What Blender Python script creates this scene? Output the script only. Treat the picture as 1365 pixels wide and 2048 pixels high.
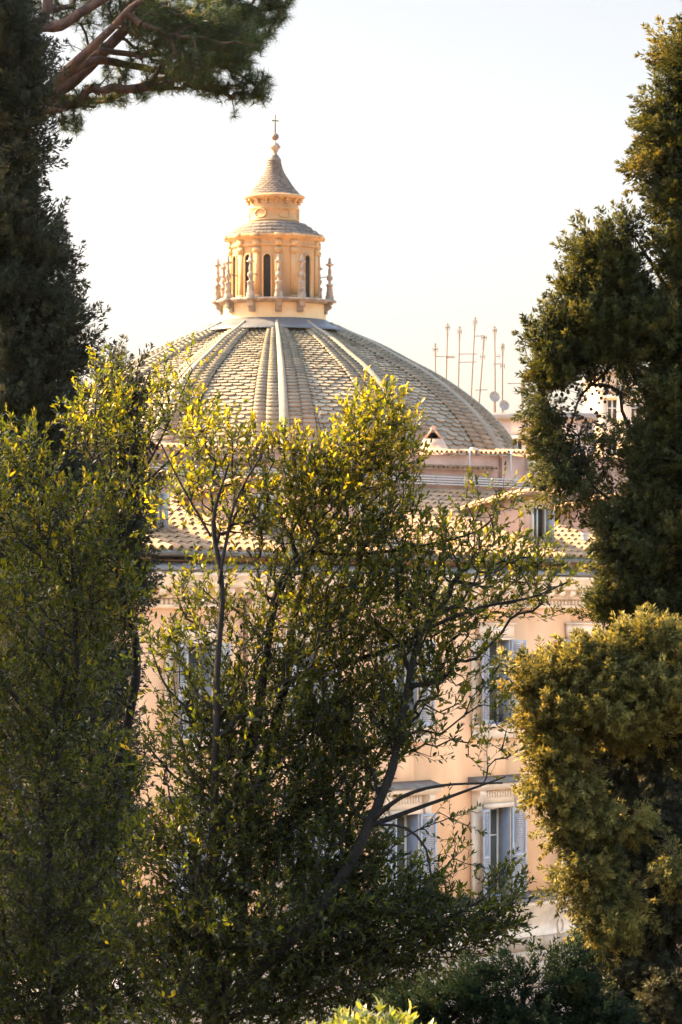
import bpy, math
import numpy as np
from math import radians as R, sin, cos, pi

for o in list(bpy.data.objects):
    bpy.data.objects.remove(o)
SC = bpy.context.scene
COL = SC.collection
rng = np.random.default_rng(7)

# ------------------------------------------------------------------ camera
EYE = 17.0
F = 7680.0                       # focal length in photo pixels (135 mm on 36 mm high frame)
CX, HY = 682.5, 1220.0           # principal column, horizon row
cam = bpy.data.cameras.new('camera')
camo = bpy.data.objects.new('camera', cam)
COL.objects.link(camo)
camo.location = (0, 0, EYE)
camo.rotation_euler = (R(90), 0, 0)
cam.sensor_width = 36
cam.lens = 135
cam.shift_y = (HY - 1024) / 2048
cam.clip_start = 0.5
cam.clip_end = 6000
cam.dof.use_dof = True
cam.dof.focus_distance = 33
cam.dof.aperture_fstop = 17
SC.camera = camo

# ------------------------------------------------------------------ sky and sun
SUN_AZ = R(-67)                  # from +y towards +x: low sun on the left, behind the palace
SUN_EL = R(36)
sv = np.array([sin(SUN_AZ) * cos(SUN_EL), cos(SUN_AZ) * cos(SUN_EL), sin(SUN_EL)])
W = bpy.data.worlds.new('World')
SC.world = W
W.use_nodes = True
wn = W.node_tree.nodes
sky = wn.new('ShaderNodeTexSky')
sky.sky_type = 'NISHITA'
sky.sun_disc = False
sky.sun_elevation = SUN_EL
sky.sun_rotation = SUN_AZ
sky.air_density = 1.0
sky.dust_density = 2.0
sky.ozone_density = 0.0
wbal = wn.new('ShaderNodeMix')      # warm white balance and the added sky gradient
wbal.data_type = 'RGBA'
wbal.blend_type = 'MULTIPLY'
wbal.inputs[0].default_value = 1
# added gradient: dims the horizon band, boosts unseen higher sky to light the palace
wtc = wn.new('ShaderNodeTexCoord')
wsx = wn.new('ShaderNodeSeparateXYZ')
wrp = wn.new('ShaderNodeValToRGB')
we = wrp.color_ramp.elements
we[0].position, we[0].color = 0.0, (0.365, 0.325, 0.352, 1)
we[1].position, we[1].color = 0.45, (2.0, 1.84, 1.62, 1)
e_ = we.new(0.18)
e_.color = (0.362, 0.298, 0.262, 1)
W.node_tree.links.new(wtc.outputs['Generated'], wsx.inputs[0])
W.node_tree.links.new(wsx.outputs['Z'], wrp.inputs[0])
W.node_tree.links.new(wrp.outputs[0], wbal.inputs[7])
W.node_tree.links.new(sky.outputs[0], wbal.inputs[6])
W.node_tree.links.new(wbal.outputs[2], wn['Background'].inputs[0])
wn['Background'].inputs[1].default_value = 0.10
sl = bpy.data.lights.new('sun', 'SUN')
sl.energy = 5.0
sl.color = (1.0, 0.70, 0.38)
sl.angle = R(0.5)
slo = bpy.data.objects.new('sun', sl)
COL.objects.link(slo)
slo.location = (-30, 30, 60)
import mathutils
slo.rotation_euler = mathutils.Vector(sv).to_track_quat('Z', 'Y').to_euler()
SC.view_settings.view_transform = 'Standard'
SC.view_settings.look = 'None'
SC.view_settings.gamma = 1
SC.view_settings.exposure = 2.85
SC.cycles.max_bounces = 8
SC.cycles.diffuse_bounces = 4
SC.cycles.transmission_bounces = 4
SC.cycles.sample_clamp_indirect = 8


# ------------------------------------------------------------------ helpers
def at(px, py, Y):
    """photo pixel at distance Y -> point"""
    return np.array([(px - CX) * Y / F, Y, EYE + (HY - py) * Y / F])


class MB:
    def __init__(self):
        self.v, self.f, self.t, self.n, self.nr = [], [], [], 0, []

    def add(self, v, f, tint=None):
        v = np.asarray(v, float).reshape(-1, 3)
        f = np.asarray(f, int)
        self.v.append(v)
        self.f.append(f + self.n)
        self.t.append(np.zeros(len(f)) + (0.5 if tint is None else tint))
        self.n += len(v)

    def box(self, c, ax, half, tint=None):
        """box with centre c, axes rows ax, half sizes"""
        c = np.asarray(c, float)
        ax = np.asarray(ax, float)
        h = np.asarray(half, float)
        s = np.array([[-1, -1, -1], [1, -1, -1], [1, 1, -1], [-1, 1, -1], [-1, -1, 1], [1, -1, 1], [1, 1, 1], [-1, 1, 1]])
        self.add(c + (s * h) @ ax, [[0, 3, 2, 1], [4, 5, 6, 7], [0, 1, 5, 4], [1, 2, 6, 5], [2, 3, 7, 6], [3, 0, 4, 7]], tint)

    def build(self, name, mat, parent=None, smooth=False):
        me = bpy.data.meshes.new(name)
        V = np.concatenate(self.v) if self.v else np.zeros((0, 3))
        me.vertices.add(len(V))
        me.vertices.foreach_set('co', V.ravel())
        tot = np.concatenate([np.full(len(f), f.shape[1]) for f in self.f])
        loops = np.concatenate([f.ravel() for f in self.f])
        me.loops.add(len(loops))
        me.loops.foreach_set('vertex_index', loops)
        me.polygons.add(len(tot))
        st = np.concatenate([[0], np.cumsum(tot)[:-1]])
        me.polygons.foreach_set('loop_start', st)
        me.polygons.foreach_set('loop_total', tot)
        if smooth:
            me.polygons.foreach_set('use_smooth', np.ones(len(tot), bool))
        a = me.attributes.new('tint', 'FLOAT', 'FACE')
        a.data.foreach_set('value', np.concatenate(self.t).astype(np.float32))
        if self.nr:
            a = me.attributes.new('clump', 'FLOAT_VECTOR', 'FACE')
            a.data.foreach_set('vector', np.concatenate(self.nr).astype(np.float32).ravel())
        me.update(calc_edges=True)
        me.validate()
        me.materials.append(mat)
        o = bpy.data.objects.new(name, me)
        COL.objects.link(o)
        if parent is not None:
            o.parent = parent
            o.matrix_parent_inverse = parent.matrix_world.inverted()
        return o


def tag(o, label=None, cat=None, group=None, kind=None):
    for k, v in (('label', label), ('category', cat), ('group', group), ('kind', kind)):
        if v:
            o[k] = v
    return o


def thing(name, loc, label, cat, group=None):
    o = bpy.data.objects.new(name, None)
    COL.objects.link(o)
    o.location = loc
    o.matrix_world = mathutils.Matrix.Translation(loc)
    o.empty_display_size = 0.3
    return tag(o, label, cat, group)


def lathe(mb, prof, c, n=48, a0=0.0, a1=2 * pi, tint=None):
    """prof: (r, z) list from top to bottom; c = axis point"""
    prof = np.asarray(prof, float)
    full = abs(a1 - a0 - 2 * pi) < 1e-6
    m = n if full else n + 1
    th = a0 + (a1 - a0) * np.arange(m) / n
    V = np.zeros((len(prof), m, 3))
    V[:, :, 0] = c[0] + prof[:, 0:1] * np.sin(th)
    V[:, :, 1] = c[1] - prof[:, 0:1] * np.cos(th)
    V[:, :, 2] = c[2] + prof[:, 1:2]
    i, j = np.meshgrid(np.arange(len(prof) - 1), np.arange(n), indexing='ij')
    j2 = (j + 1) % m
    f = np.stack([i * m + j, (i + 1) * m + j, (i + 1) * m + j2, i * m + j2], -1).reshape(-1, 4)
    mb.add(V, f, tint)


def frame_of(d):
    """two unit vectors perpendicular to each row of d"""
    d = d / np.maximum(np.linalg.norm(d, axis=-1, keepdims=True), 1e-9)
    ref = np.where(np.abs(d[..., 2:3]) > 0.9, np.array([1.0, 0, 0]), np.array([0, 0, 1.0]))
    a = np.cross(d, ref)
    a /= np.maximum(np.linalg.norm(a, axis=-1, keepdims=True), 1e-9)
    return d, a, np.cross(d, a)


def cones(mb, p0, p1, r0, r1, k=4, tint=None):
    p0, p1 = np.asarray(p0, float).reshape(-1, 3), np.asarray(p1, float).reshape(-1, 3)
    n = len(p0)
    if n == 0:
        return
    r0 = np.zeros(n) + r0
    r1 = np.zeros(n) + r1
    d, a, b = frame_of(p1 - p0)
    th = 2 * pi * np.arange(k) / k
    ring = a[:, None] * np.cos(th)[None, :, None] + b[:, None] * np.sin(th)[None, :, None]
    V = np.stack([p0[:, None] + ring * r0[:, None, None], p1[:, None] + ring * r1[:, None, None]], 1)
    base = (np.arange(n) * 2 * k)[:, None]
    j = np.arange(k)
    j2 = (j + 1) % k
    f = np.stack([base + j, base + j2, base + k + j2, base + k + j], -1).reshape(-1, 4)
    mb.add(V, f, tint)


def smooth_line(pts, step):
    pts = np.asarray(pts, float)
    P = np.vstack([2 * pts[0] - pts[1], pts, 2 * pts[-1] - pts[-2]])
    out = []
    for i in range(1, len(P) - 2):
        n = max(2, int(np.linalg.norm(P[i + 1, :3] - P[i, :3]) / step))
        t = np.linspace(0, 1, n, endpoint=False)[:, None]
        out.append(0.5 * (2 * P[i] + (P[i + 1] - P[i - 1]) * t + (2 * P[i - 1] - 5 * P[i] + 4 * P[i + 1] - P[i + 2]) * t ** 2
                          + (3 * P[i] - P[i - 1] - 3 * P[i + 1] + P[i + 2]) * t ** 3))
    out.append(pts[-1:])
    return np.vstack(out)


def tube(mb, pts, rad, k=8, tint=None, cap=True):
    pts = np.asarray(pts, float)
    n = len(pts)
    rad = np.zeros(n) + rad
    d = np.gradient(pts, axis=0)
    d, a, b = frame_of(d)
    for i in range(1, n):            # parallel-ish transport
        v = a[i - 1] - d[i] * np.dot(a[i - 1], d[i])
        a[i] = v / max(np.linalg.norm(v), 1e-9)
    b = np.cross(d, a)
    th = 2 * pi * np.arange(k) / k
    V = pts[:, None] + (a[:, None] * np.cos(th)[None, :, None] + b[:, None] * np.sin(th)[None, :, None]) * rad[:, None, None]
    i, j = np.meshgrid(np.arange(n - 1), np.arange(k), indexing='ij')
    j2 = (j + 1) % k
    mb.add(V, np.stack([i * k + j, i * k + j2, (i + 1) * k + j2, (i + 1) * k + j], -1).reshape(-1, 4), tint)
    if cap:
        for q in (0, n - 1):
            mb.add(V[q], [list(range(k))], tint)


# ------------------------------------------------------------------ materials
def mat(name, c1, c2=None, scale=3.0, rough=0.8, bump=0.0, bscale=20.0, detail=6.0, c3=None, s3=0.6, lo=0.35, hi=0.65, spec=0.3, stretch=None, tintc=None, amt3=0.6):
    m = bpy.data.materials.new(name)
    m.use_nodes = True
    nt = m.node_tree
    N, L = nt.nodes, nt.links
    p = N['Principled BSDF']
    p.inputs['Roughness'].default_value = rough
    p.inputs['Specular IOR Level'].default_value = spec
    tc = N.new('ShaderNodeTexCoord')
    vec = tc.outputs['Object']
    if stretch:
        mp = N.new('ShaderNodeMapping')
        mp.inputs['Scale'].default_value = stretch
        L.new(vec, mp.inputs[0])
        vec = mp.outputs[0]

    def noise(sc):
        n = N.new('ShaderNodeTexNoise')
        n.inputs['Scale'].default_value = sc
        n.inputs['Detail'].default_value = detail
        L.new(vec, n.inputs['Vector'])
        return n.outputs['Fac']

    def ramp(src, a, b, ca, cb):
        r = N.new('ShaderNodeValToRGB')
        r.color_ramp.elements[0].position = a
        r.color_ramp.elements[1].position = b
        r.color_ramp.elements[0].color = (*ca, 1)
        r.color_ramp.elements[1].color = (*cb, 1)
        L.new(src, r.inputs[0])
        return r.outputs[0]

    def mix(fac, a, b):
        x = N.new('ShaderNodeMix')
        x.data_type = 'RGBA'
        if isinstance(fac, float):
            x.inputs[0].default_value = fac
        else:
            L.new(fac, x.inputs[0])
        for s, v in ((6, a), (7, b)):
            if isinstance(v, tuple):
                x.inputs[s].default_value = (*v, 1)
            else:
                L.new(v, x.inputs[s])
        return x.outputs[2]
    c2 = c2 or tuple(x * 0.85 for x in c1)
    out = ramp(noise(scale), lo, hi, c1, c2)
    if c3:
        f = ramp(noise(s3), 0.5, 0.68, (0, 0, 0), (amt3,) * 3)
        out = mix(f, out, c3)
    if tintc:                        # per-piece tone (each tile or block differs)
        at_ = N.new('ShaderNodeAttribute')
        at_.attribute_name = 'tint'
        f = ramp(at_.outputs['Fac'], 0.0, 1.0, (0, 0, 0), (1, 1, 1))
        out = mix(0.55, out, ramp(f, 0.0, 1.0, tintc[0], tintc[1]))
    L.new(out, p.inputs['Base Color'])
    if bump:
        b = N.new('ShaderNodeBump')
        b.inputs['Strength'].default_value = bump
        b.inputs['Distance'].default_value = 0.05
        L.new(noise(bscale), b.inputs['Height'])
        L.new(b.outputs[0], p.inputs['Normal'])
    return m


def leaf_mat(name, stops, rough, trans, tcol, spec=0.5, clump=0.0):
    m = bpy.data.materials.new(name)
    m.use_nodes = True
    nt = m.node_tree
    N, L = nt.nodes, nt.links
    p = N['Principled BSDF']
    p.inputs['Roughness'].default_value = rough
    p.inputs['Specular IOR Level'].default_value = spec
    a = N.new('ShaderNodeAttribute')
    a.attribute_name = 'tint'
    r = N.new('ShaderNodeValToRGB')
    e = r.color_ramp.elements
    while len(e) < len(stops):
        e.new(0.5)
    for el, (pos, c) in zip(e, stops):
        el.position = pos
        el.color = (*c, 1)
    L.new(a.outputs['Fac'], r.inputs[0])
    L.new(r.outputs[0], p.inputs['Base Color'])
    t = N.new('ShaderNodeBsdfTranslucent')
    x = N.new('ShaderNodeMix')
    x.data_type = 'RGBA'
    x.blend_type = 'MULTIPLY'
    x.inputs[0].default_value = 1
    L.new(r.outputs[0], x.inputs[6])
    x.inputs[7].default_value = (*tcol, 1)
    L.new(x.outputs[2], t.inputs[0])
    ms = N.new('ShaderNodeMixShader')
    ms.inputs[0].default_value = trans
    L.new(p.outputs[0], ms.inputs[1])
    L.new(t.outputs[0], ms.inputs[2])
    if clump:                        # sprays lie along the clump's surface: bend their normals towards it
        g = N.new('ShaderNodeNewGeometry')
        c = N.new('ShaderNodeAttribute')
        c.attribute_name = 'clump'
        mx = N.new('ShaderNodeMix')
        mx.data_type = 'VECTOR'
        mx.inputs[0].default_value = clump
        L.new(g.outputs['Normal'], mx.inputs[4])
        L.new(c.outputs['Vector'], mx.inputs[5])
        nz = N.new('ShaderNodeVectorMath')
        nz.operation = 'NORMALIZE'
        L.new(mx.outputs[1], nz.inputs[0])
        L.new(nz.outputs[0], p.inputs['Normal'])
    L.new(ms.outputs[0], N['Material Output'].inputs[0])
    return m


M = {}
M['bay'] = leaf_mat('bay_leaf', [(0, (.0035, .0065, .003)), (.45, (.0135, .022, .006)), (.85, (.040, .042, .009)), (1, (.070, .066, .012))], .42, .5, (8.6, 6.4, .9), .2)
M['cypress'] = leaf_mat('cypress_scale', [(0, (.013, .017, .010)), (.6, (.036, .040, .019)), (1, (.08, .06, .03))], .75, .15, (2.2, 1.9, .9), .2, .65)
M['gold_cypress'] = leaf_mat('cypress_scale_olive', [(0, (.022, .030, .010)), (.6, (.18, .162, .040)), (1, (.30, .23, .065))], .75, .2, (2.5, 2.05, .85), .2, .65)
M['mid_cypress'] = leaf_mat('cypress_scale_mid', [(0, (.007, .013, .006)), (.6, (.052, .06, .014)), (1, (.14, .115, .028))], .75, .22, (2.6, 2.1, .8), .2, .65)
M['juniper'] = leaf_mat('juniper_scale', [(0, (.005, .011, .007)), (.7, (.013, .023, .009)), (1, (.03, .03, .010))], .85, .15, (1.8, 1.8, 1.0), .05, .65)
M['pine'] = leaf_mat('pine_needle', [(0, (.014, .026, .009)), (.6, (.032, .05, .012)), (1, (.1, .08, .02))], .5, .35, (2.6, 2.4, .8), .4)
M['bright'] = leaf_mat('bright_leaf', [(0, (.055, .085, .016)), (.6, (.12, .135, .028)), (1, (.22, .20, .05))], .4, .4, (1.8, 1.6, .6), .5)
M['bark'] = mat('bark', (.017, .013, .010), (.008, .007, .006), 6, .9, .5, 30, stretch=(4, 4, 1))
M['pine_bark'] = mat('pine_bark', (.12, .06, .04), (.05, .028, .02), 5, .9, .6, 18, stretch=(2, 2, 1))
M['cone'] = mat('cypress_cone', (.05, .035, .025), (.025, .018, .014), 30, .8)
M['stucco'] = mat('peach_stucco', (.81, .475, .255), (.73, .41, .215), 1.4, .9, .12, 60, c3=(.60, .385, .235), s3=.45, stretch=(1, 1, .55))
M['cream'] = mat('cream_stone', (.78, .61, .45), (.68, .52, .37), 2.2, .85, .15, 30, c3=(.36, .29, .22), s3=.8, amt3=.5)
M['blocks'] = mat('stone_blocks', (.52, .38, .27), (.40, .29, .2), 1.6, .9, .3, 25, tintc=((.36, .26, .18), (.56, .42, .30)))
M['slate'] = mat('grey_capping', (.19, .155, .125), (.12, .10, .085), 2.5, .85, .2, 14)
M['render'] = mat('stained_render', (.52, .36, .24), (.36, .22, .15), 2.2, .9, .3, 18, c3=(.42, .15, .09), s3=1.1, amt3=.5)
M['attic'] = mat('orange_stucco', (.62, .33, .19), (.52, .27, .15), 2, .9)
M['pink'] = mat('pink_stucco', (.50, .31, .22), (.41, .25, .175), 1.2, .92, .15, 40, c3=(.30, .19, .15), s3=.5, amt3=.6)
M['tile'] = mat('terracotta_tile', (.345, .20, .095), (.21, .13, .07), 1.8, .88, .3, 18, c3=(.17, .145, .115), s3=.5, tintc=((.16, .105, .065), (.43, .26, .135)), amt3=.6)
M['shutter'] = mat('grey_blue_shutter', (.37, .375, .395), (.31, .315, .335), 3, .55, .05, 20)
M['wood'] = mat('cream_window_frame', (.58, .52, .42), (.50, .45, .36), 4, .5)
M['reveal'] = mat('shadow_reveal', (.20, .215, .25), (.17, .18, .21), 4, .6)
M['copper'] = mat('brown_downpipe', (.30, .17, .10), (.20, .12, .08), 3, .6)
M['gutter'] = mat('gutter_metal', (.11, .085, .065), (.065, .055, .045), 3, .6)
M['dark'] = mat('dark_opening', (.02, .018, .016), (.03, .026, .022), 4, .9)
M['white_pipe'] = mat('white_conduit', (.52, .48, .42), (.45, .41, .36), 3, .45)
M['dome_tile'] = mat('dome_shingle', (.205, .175, .12), (.135, .115, .078), 1.3, .8, .3, 12, c3=(.10, .095, .045), s3=.42, stretch=(1, 1, .4), tintc=((.125, .105, .072), (.255, .218, .15)), amt3=.6)
M['dome_base'] = mat('dome_mossy_bed', (.12, .115, .07), (.085, .09, .04), 1.5, .95)
M['rib'] = mat('dome_rib_stone', (.215, .185, .13), (.145, .125, .09), 1.5, .8, .3, 14, tintc=((.13, .113, .083), (.27, .23, .16)))
M['lead'] = mat('lead_collar', (.085, .085, .085), (.055, .056, .058), 2, .55, .3, 6)
M['ochre'] = mat('ochre_plaster', (.44, .27, .12), (.36, .21, .09), 1.6, .9, .12, 20, c3=(.20, .12, .065), s3=1.3, amt3=.7, stretch=(1, 1, .3))
M['pale_ochre'] = mat('pale_ochre_plaster', (.58, .385, .19), (.50, .315, .14), 1.6, .9, .12, 20, c3=(.42, .28, .15), s3=.9, amt3=.5)
M['travertine'] = mat('travertine', (.33, .26, .19), (.19, .15, .115), 4, .85, .3, 25, c3=(.12, .10, .08), s3=2.2, amt3=.7)
M['lichen_tile'] = mat('lantern_tile', (.165, .125, .095), (.095, .075, .06), 2.5, .85, .3, 20, c3=(.09, .075, .055), s3=1.2, tintc=((.07, .058, .048), (.215, .165, .125)))
M['glass'] = mat('window_glass', (.03, .042, .04), (.06, .068, .062), 1.2, .12, spec=.6)
M['black_glass'] = mat('lantern_glass', (.012, .011, .010), (.03, .027, .022), 2, .6, spec=.1)
M['iron'] = mat('iron', (.06, .05, .045), (.10, .07, .05), 8, .6)
M['gilt'] = mat('gilt_iron', (.10, .07, .025), (.07, .05, .02), 8, .6)
M['orb'] = mat('bronze_orb', (.13, .09, .065), (.08, .06, .05), 3, .5)
M['mast'] = mat('mast_metal', (.17, .11, .065), (.13, .085, .05), 6, .6)
M['dish'] = mat('dish_grey', (.24, .21, .18), (.20, .18, .16), 3, .7)
M['far'] = mat('far_plaster', (.66, .46, .34), (.58, .39, .28), .6, .9)
M['far2'] = mat('far_cream_plaster', (.56, .41, .27), (.50, .36, .23), .6, .9)
M['far_roof'] = mat('far_parapet', (.22, .20, .19), (.16, .15, .14), 1, .8)
M['earth'] = mat('hillside_earth', (.075, .06, .035), (.045, .05, .02), 1.5, .95, .4, 6)
M['paving'] = mat('piazza_paving', (.44, .39, .33), (.36, .32, .27), .8, .8, .2, 8)

# ------------------------------------------------------------------ ground
mb = MB()
ys = np.concatenate([np.linspace(-40, 100, 57), [140, 200, 400, 900, 2500, 5000]])
xs = np.concatenate([[-3000, -800, -200], np.linspace(-60, 60, 41), [200, 800, 3000]])
gx, gy = np.meshgrid(xs, ys)
t = np.clip((gy - 4) / 82, 0, 1)
gz = 14.6 * (1 - t) ** 1.3 + 0.25 * np.sin(gx * .6) * np.sin(gy * .5) * (t > 0) * (t < 1)
n, m_ = gx.shape
i, j = np.meshgrid(np.arange(n - 1), np.arange(m_ - 1), indexing='ij')
mb.add(np.stack([gx, gy, gz], -1), np.stack([i * m_ + j, i * m_ + j + 1, (i + 1) * m_ + j + 1, (i + 1) * m_ + j], -1).reshape(-1, 4))
tag(mb.build('ground', M['earth'], smooth=True), 'dark earth slope falling away below the trees', 'ground', kind='structure')
mb = MB()
mb.add([[-300, 88, .006], [300, 88, .006], [300, 400, .006], [-300, 400, .006]], [[0, 1, 2, 3]])
tag(mb.build('pavement', M['paving']), 'pale stone paving at the foot of the palace', 'pavement', kind='structure')


def ground_z(y):
    return 14.6 * (1 - np.clip((y - 4) / 82, 0, 1)) ** 1.3


# ------------------------------------------------------------------ domed church
K = 150 / F
CH = np.array([(549 - CX) * K, 150.0, EYE])
church = thing('domed_church', (CH[0], CH[1], 0), 'domed church with grey scale-tiled dome and ochre lantern', 'church')


def zz(py):
    return (HY - py) * K


# body under the dome
mb = MB()
lathe(mb, [(506 * K, zz(952)), (515 * K, zz(958)), (515 * K, zz(975)), (500 * K, zz(985)), (500 * K, -EYE)], CH, 48)
mb.build('drum', M['pink'], church)

prof = np.array([(112, 655), (151, 674), (211, 699), (272, 731), (322, 757), (371, 789), (420, 828), (456, 866), (484, 908), (506, 955)], float)
pr = smooth_line(prof, 3.0)
rr, zz_ = pr[:, 0] * K, (HY - pr[:, 1]) * K
arc = np.concatenate([[0], np.cumsum(np.hypot(np.diff(rr), np.diff(zz_)))])
ALEN = arc[-1]
ROT = R(3.3)


def dome_pt(k, u, s, h):
    """facet k, u 0..1 across it, s metres down the profile, h metres out of the surface"""
    u, s, h = np.broadcast_arrays(*[np.asarray(x, float) for x in (u, s, h)])
    r = np.interp(s, arc, rr)
    z = np.interp(s, arc, zz_)
    ds = 0.15
    dr = np.interp(s + ds, arc, rr) - np.interp(s - ds, arc, rr)
    dz = np.interp(s + ds, arc, zz_) - np.interp(s - ds, arc, zz_)
    l = np.hypot(dr, dz)
    nr, nz = -dz / l, dr / l
    a0, a1, am = ROT + R(30) * k, ROT + R(30) * (k + 1), ROT + R(30) * (k + .5)
    x = r * (sin(a0) * (1 - u) + sin(a1) * u) + nr * h * sin(am)
    y = -r * (cos(a0) * (1 - u) + cos(a1) * u) - nr * h * cos(am)
    return np.stack([CH[0] + x, CH[1] + y, CH[2] + z + nz * h], -1)


CO = 0.212
rows = int((ALEN - 0.3) / CO)
dome_bed = MB()
for k in range(12):
    s = np.linspace(0, ALEN, 40)
    V = np.stack([dome_pt(k, 0., s, 0.), dome_pt(k, 1., s, 0.)], 1)
    i = np.arange(39)
    dome_bed.add(V, np.stack([2 * i, 2 * i + 2, 2 * i + 3, 2 * i + 1], -1))
dome = dome_bed.build('dome', M['dome_base'], church)
shing = MB()
for k in range(12):
    for q in range(rows):
        s0 = 0.35 + q * CO
        nt_ = 4
        w = (0.735 - 0.265) / nt_
        off = 0 if q % 2 else 0.5
        for c in range(-1 if off else 0, nt_):
            u0 = 0.265 + (c + off) * w
            u1 = u0 + w
            u0, u1 = max(u0, .262), min(u1, .738)
            if u1 - u0 < .02:
                continue
            jit = rng.normal(0, .010) - (.05 if rng.uniform() < .03 else 0)
            hb = .085 + rng.normal(0, .014)
            um = (u0 + u1) / 2
            uu = np.array([u0 + .003, u1 - .003, u1 - .003, um + (u1 - um) * .72, um + (u1 - um) * .3, um - (um - u0) * .3, um - (um - u0) * .72, u0 + .003])
            sq = np.array([0, 0, .72, 1.04, 1.2, 1.2, 1.04, .72]) * CO + s0 + jit
            sq[:2] = s0 - .02
            hh = np.array([.012, .012, .055, .07, .075, .075, .07, .055]) * hb / .075
            tp = dome_pt(k, uu, sq, hh)
            lo = dome_pt(k, uu[2:], sq[2:], hh[2:] - .07)
            tt = rng.uniform(0, 1)
            shing.add(tp, [[0, 7, 6, 5, 4, 3, 2, 1]], tt)
            V = np.vstack([tp[2:], lo])
            shing.add(V, [[g, g + 1, g + 7, g + 6] for g in range(5)], tt)
shing.build('shingles', M['dome_tile'], dome)
for k in range(12):
    rb = MB()
    for side in (0, 1):
        kk = k if side == 0 else k - 1

        def U(x):
            return x if side == 0 else 1 - x
        # two columns of stepped slabs on a raised band
        for q in range(rows):
            s0 = 0.30 + q * CO
            for c in range(2):
                ua, ub = .035 + c * .112, .035 + (c + 1) * .112 - .006
                h0, h1 = (.13, .225) if c == 0 else (.10, .19)
                js = rng.normal(0, .012) + (0.5 * CO if c else 0)
                tp = np.vstack([dome_pt(kk, U(ua), s0 + js, h0), dome_pt(kk, U(ub), s0 + js, h0), dome_pt(kk, U(ub), s0 + js + CO * 1.12, h1), dome_pt(kk, U(ua), s0 + js + CO * 1.12, h1)])
                lo = np.vstack([dome_pt(kk, U(ua), s0 + js, 0.), dome_pt(kk, U(ub), s0 + js, 0.), dome_pt(kk, U(ub), s0 + js + CO * 1.12, h1 - .09), dome_pt(kk, U(ua), s0 + js + CO * 1.12, h1 - .09)])
                rb.add(np.vstack([tp, lo]), [[0, 1, 2, 3], [3, 2, 6, 7], [1, 5, 6, 2], [0, 3, 7, 4]], rng.uniform(0, .8))
    s = np.linspace(.2, ALEN, 44)
    ring = []
    ringp = [(k, .038, .10), (k, .030, .22), (k, 0.0, .255), (k - 1, .970, .22), (k - 1, .962, .10)]
    for kk, u, h in ringp:
        ring.append(dome_pt(kk, u, s, h))
    V = np.stack(ring, 1)
    i, j = np.meshgrid(np.arange(43), np.arange(4), indexing='ij')
    rb.add(V, np.stack([i * 5 + j, (i + 1) * 5 + j, (i + 1) * 5 + j + 1, i * 5 + j + 1], -1).reshape(-1, 4), .15)
    rb.add(V[0], [[0, 1, 2, 3, 4]], .3)
    rb.build('rib', M['rib'], dome)
mb = MB()
lathe(mb, [(106 * K, zz(650)), (119 * K, zz(657)), (137 * K, zz(664)), (153 * K, zz(671.5)), (154 * K, zz(674))], CH + [0, 0, .16], 48)
mb.build('collar', M['lead'], church, True)

# lantern
lantern = MB()
P = lambda lst: [(r * K, zz(y)) for r, y in lst]
lathe(lantern, P([(88, 486), (88, 604)]), CH, 72)
lw = lantern.build('lantern', M['ochre'], church, True)
mb = MB()
lathe(mb, P([(103.5, 612), (103.5, 641), (107, 643), (107, 647), (111, 649), (112, 657), (112, 662)]), CH, 72)
lathe(mb, P([(104, 612), (106, 610.5)]), CH, 72)
mb.build('lantern_drum', M['pale_ochre'], lw)
mb = MB()
lathe(mb, P([(60, 602.5), (115, 602.5), (117, 604), (117, 606), (112, 608), (109, 610.5), (104, 612)]), CH, 72)
mb.build('gallery', M['travertine'], lw)
mb = MB()
lathe(mb, P([(88, 500), (91, 499), (91, 494), (89.5, 493), (89.5, 487), (92, 485.5), (94, 482.5), (98, 481), (99.5, 478.5), (99.5, 475.5), (96, 474)]), CH, 72)
mb.build('cornice', M['ochre'], lw)
pil_angles = [-76, -47, -22, 6, 27, 70, 100, 128, 160, -165, -135, -105]
win_angles = [-60, -34, -8, 48, 85, 145, 178, -120, -150]
mb = MB()
for a in pil_angles:
    a = R(a)
    rad, tan = np.array([sin(a), -cos(a), 0]), np.array([cos(a), sin(a), 0])
    for (w, y0, y1, d) in ((7, 500, 603, 3), (8, 503, 513, 5), (8, 596, 603, 4.2), (7.6, 486.5, 499, 5.2), (6, 505, 509, 6.2)):
        mb.box(CH + rad * (88 + d / 2 - .5) * K + [0, 0, (zz(y0) + zz(y1)) / 2], [rad, tan, [0, 0, 1]], [(d / 2 + .5) * K, w * K, abs(zz(y0) - zz(y1)) / 2])
    mb.box(CH + rad * 99.2 * K + [0, 0, zz(478)], [rad, tan, [0, 0, 1]], [2.5 * K, 9 * K, 3.4 * K])
mb.build('pilaster', M['ochre'], lw)
for a in win_angles:
    a = R(a)
    wm = MB()
    fm = MB()

    def arc_pts(hw, ytop, ybot, n=9):
        th = np.linspace(0, pi, n)
        xs_ = np.concatenate([[hw], hw * np.cos(th), [-hw]])
        ysr = ytop + hw
        ys_ = np.concatenate([[ybot], ysr - hw * np.sin(th), [ybot]])
        return xs_, ys_

    def cyl(x, y, r):
        aa = a + x / r
        return np.stack([CH[0] + r * K * np.sin(aa), CH[1] - r * K * np.cos(aa), CH[2] + zz(y)], -1)
    x_, y_ = arc_pts(7.2, 516, 603)
    wm.add(cyl(x_, y_, 88.6), [list(range(len(x_)))])
    wo = wm.build('lantern_window', M['black_glass'], lw)
    x2, y2 = arc_pts(10.2, 512.5, 603)
    n_ = len(x_)
    V = np.vstack([cyl(x_, y_, 88.5), cyl(x_, y_, 91.5), cyl(x2, y2, 91.5), cyl(x2, y2, 87.5)])
    fm.add(V, [[b * n_ + g, b * n_ + g + 1, (b + 1) * n_ + g + 1, (b + 1) * n_ + g] for b in range(3) for g in range(n_ - 1)])
    fm.build('frame', M['ochre'], lw)
mb = MB()        # tile skirt, four stepped courses
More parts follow.
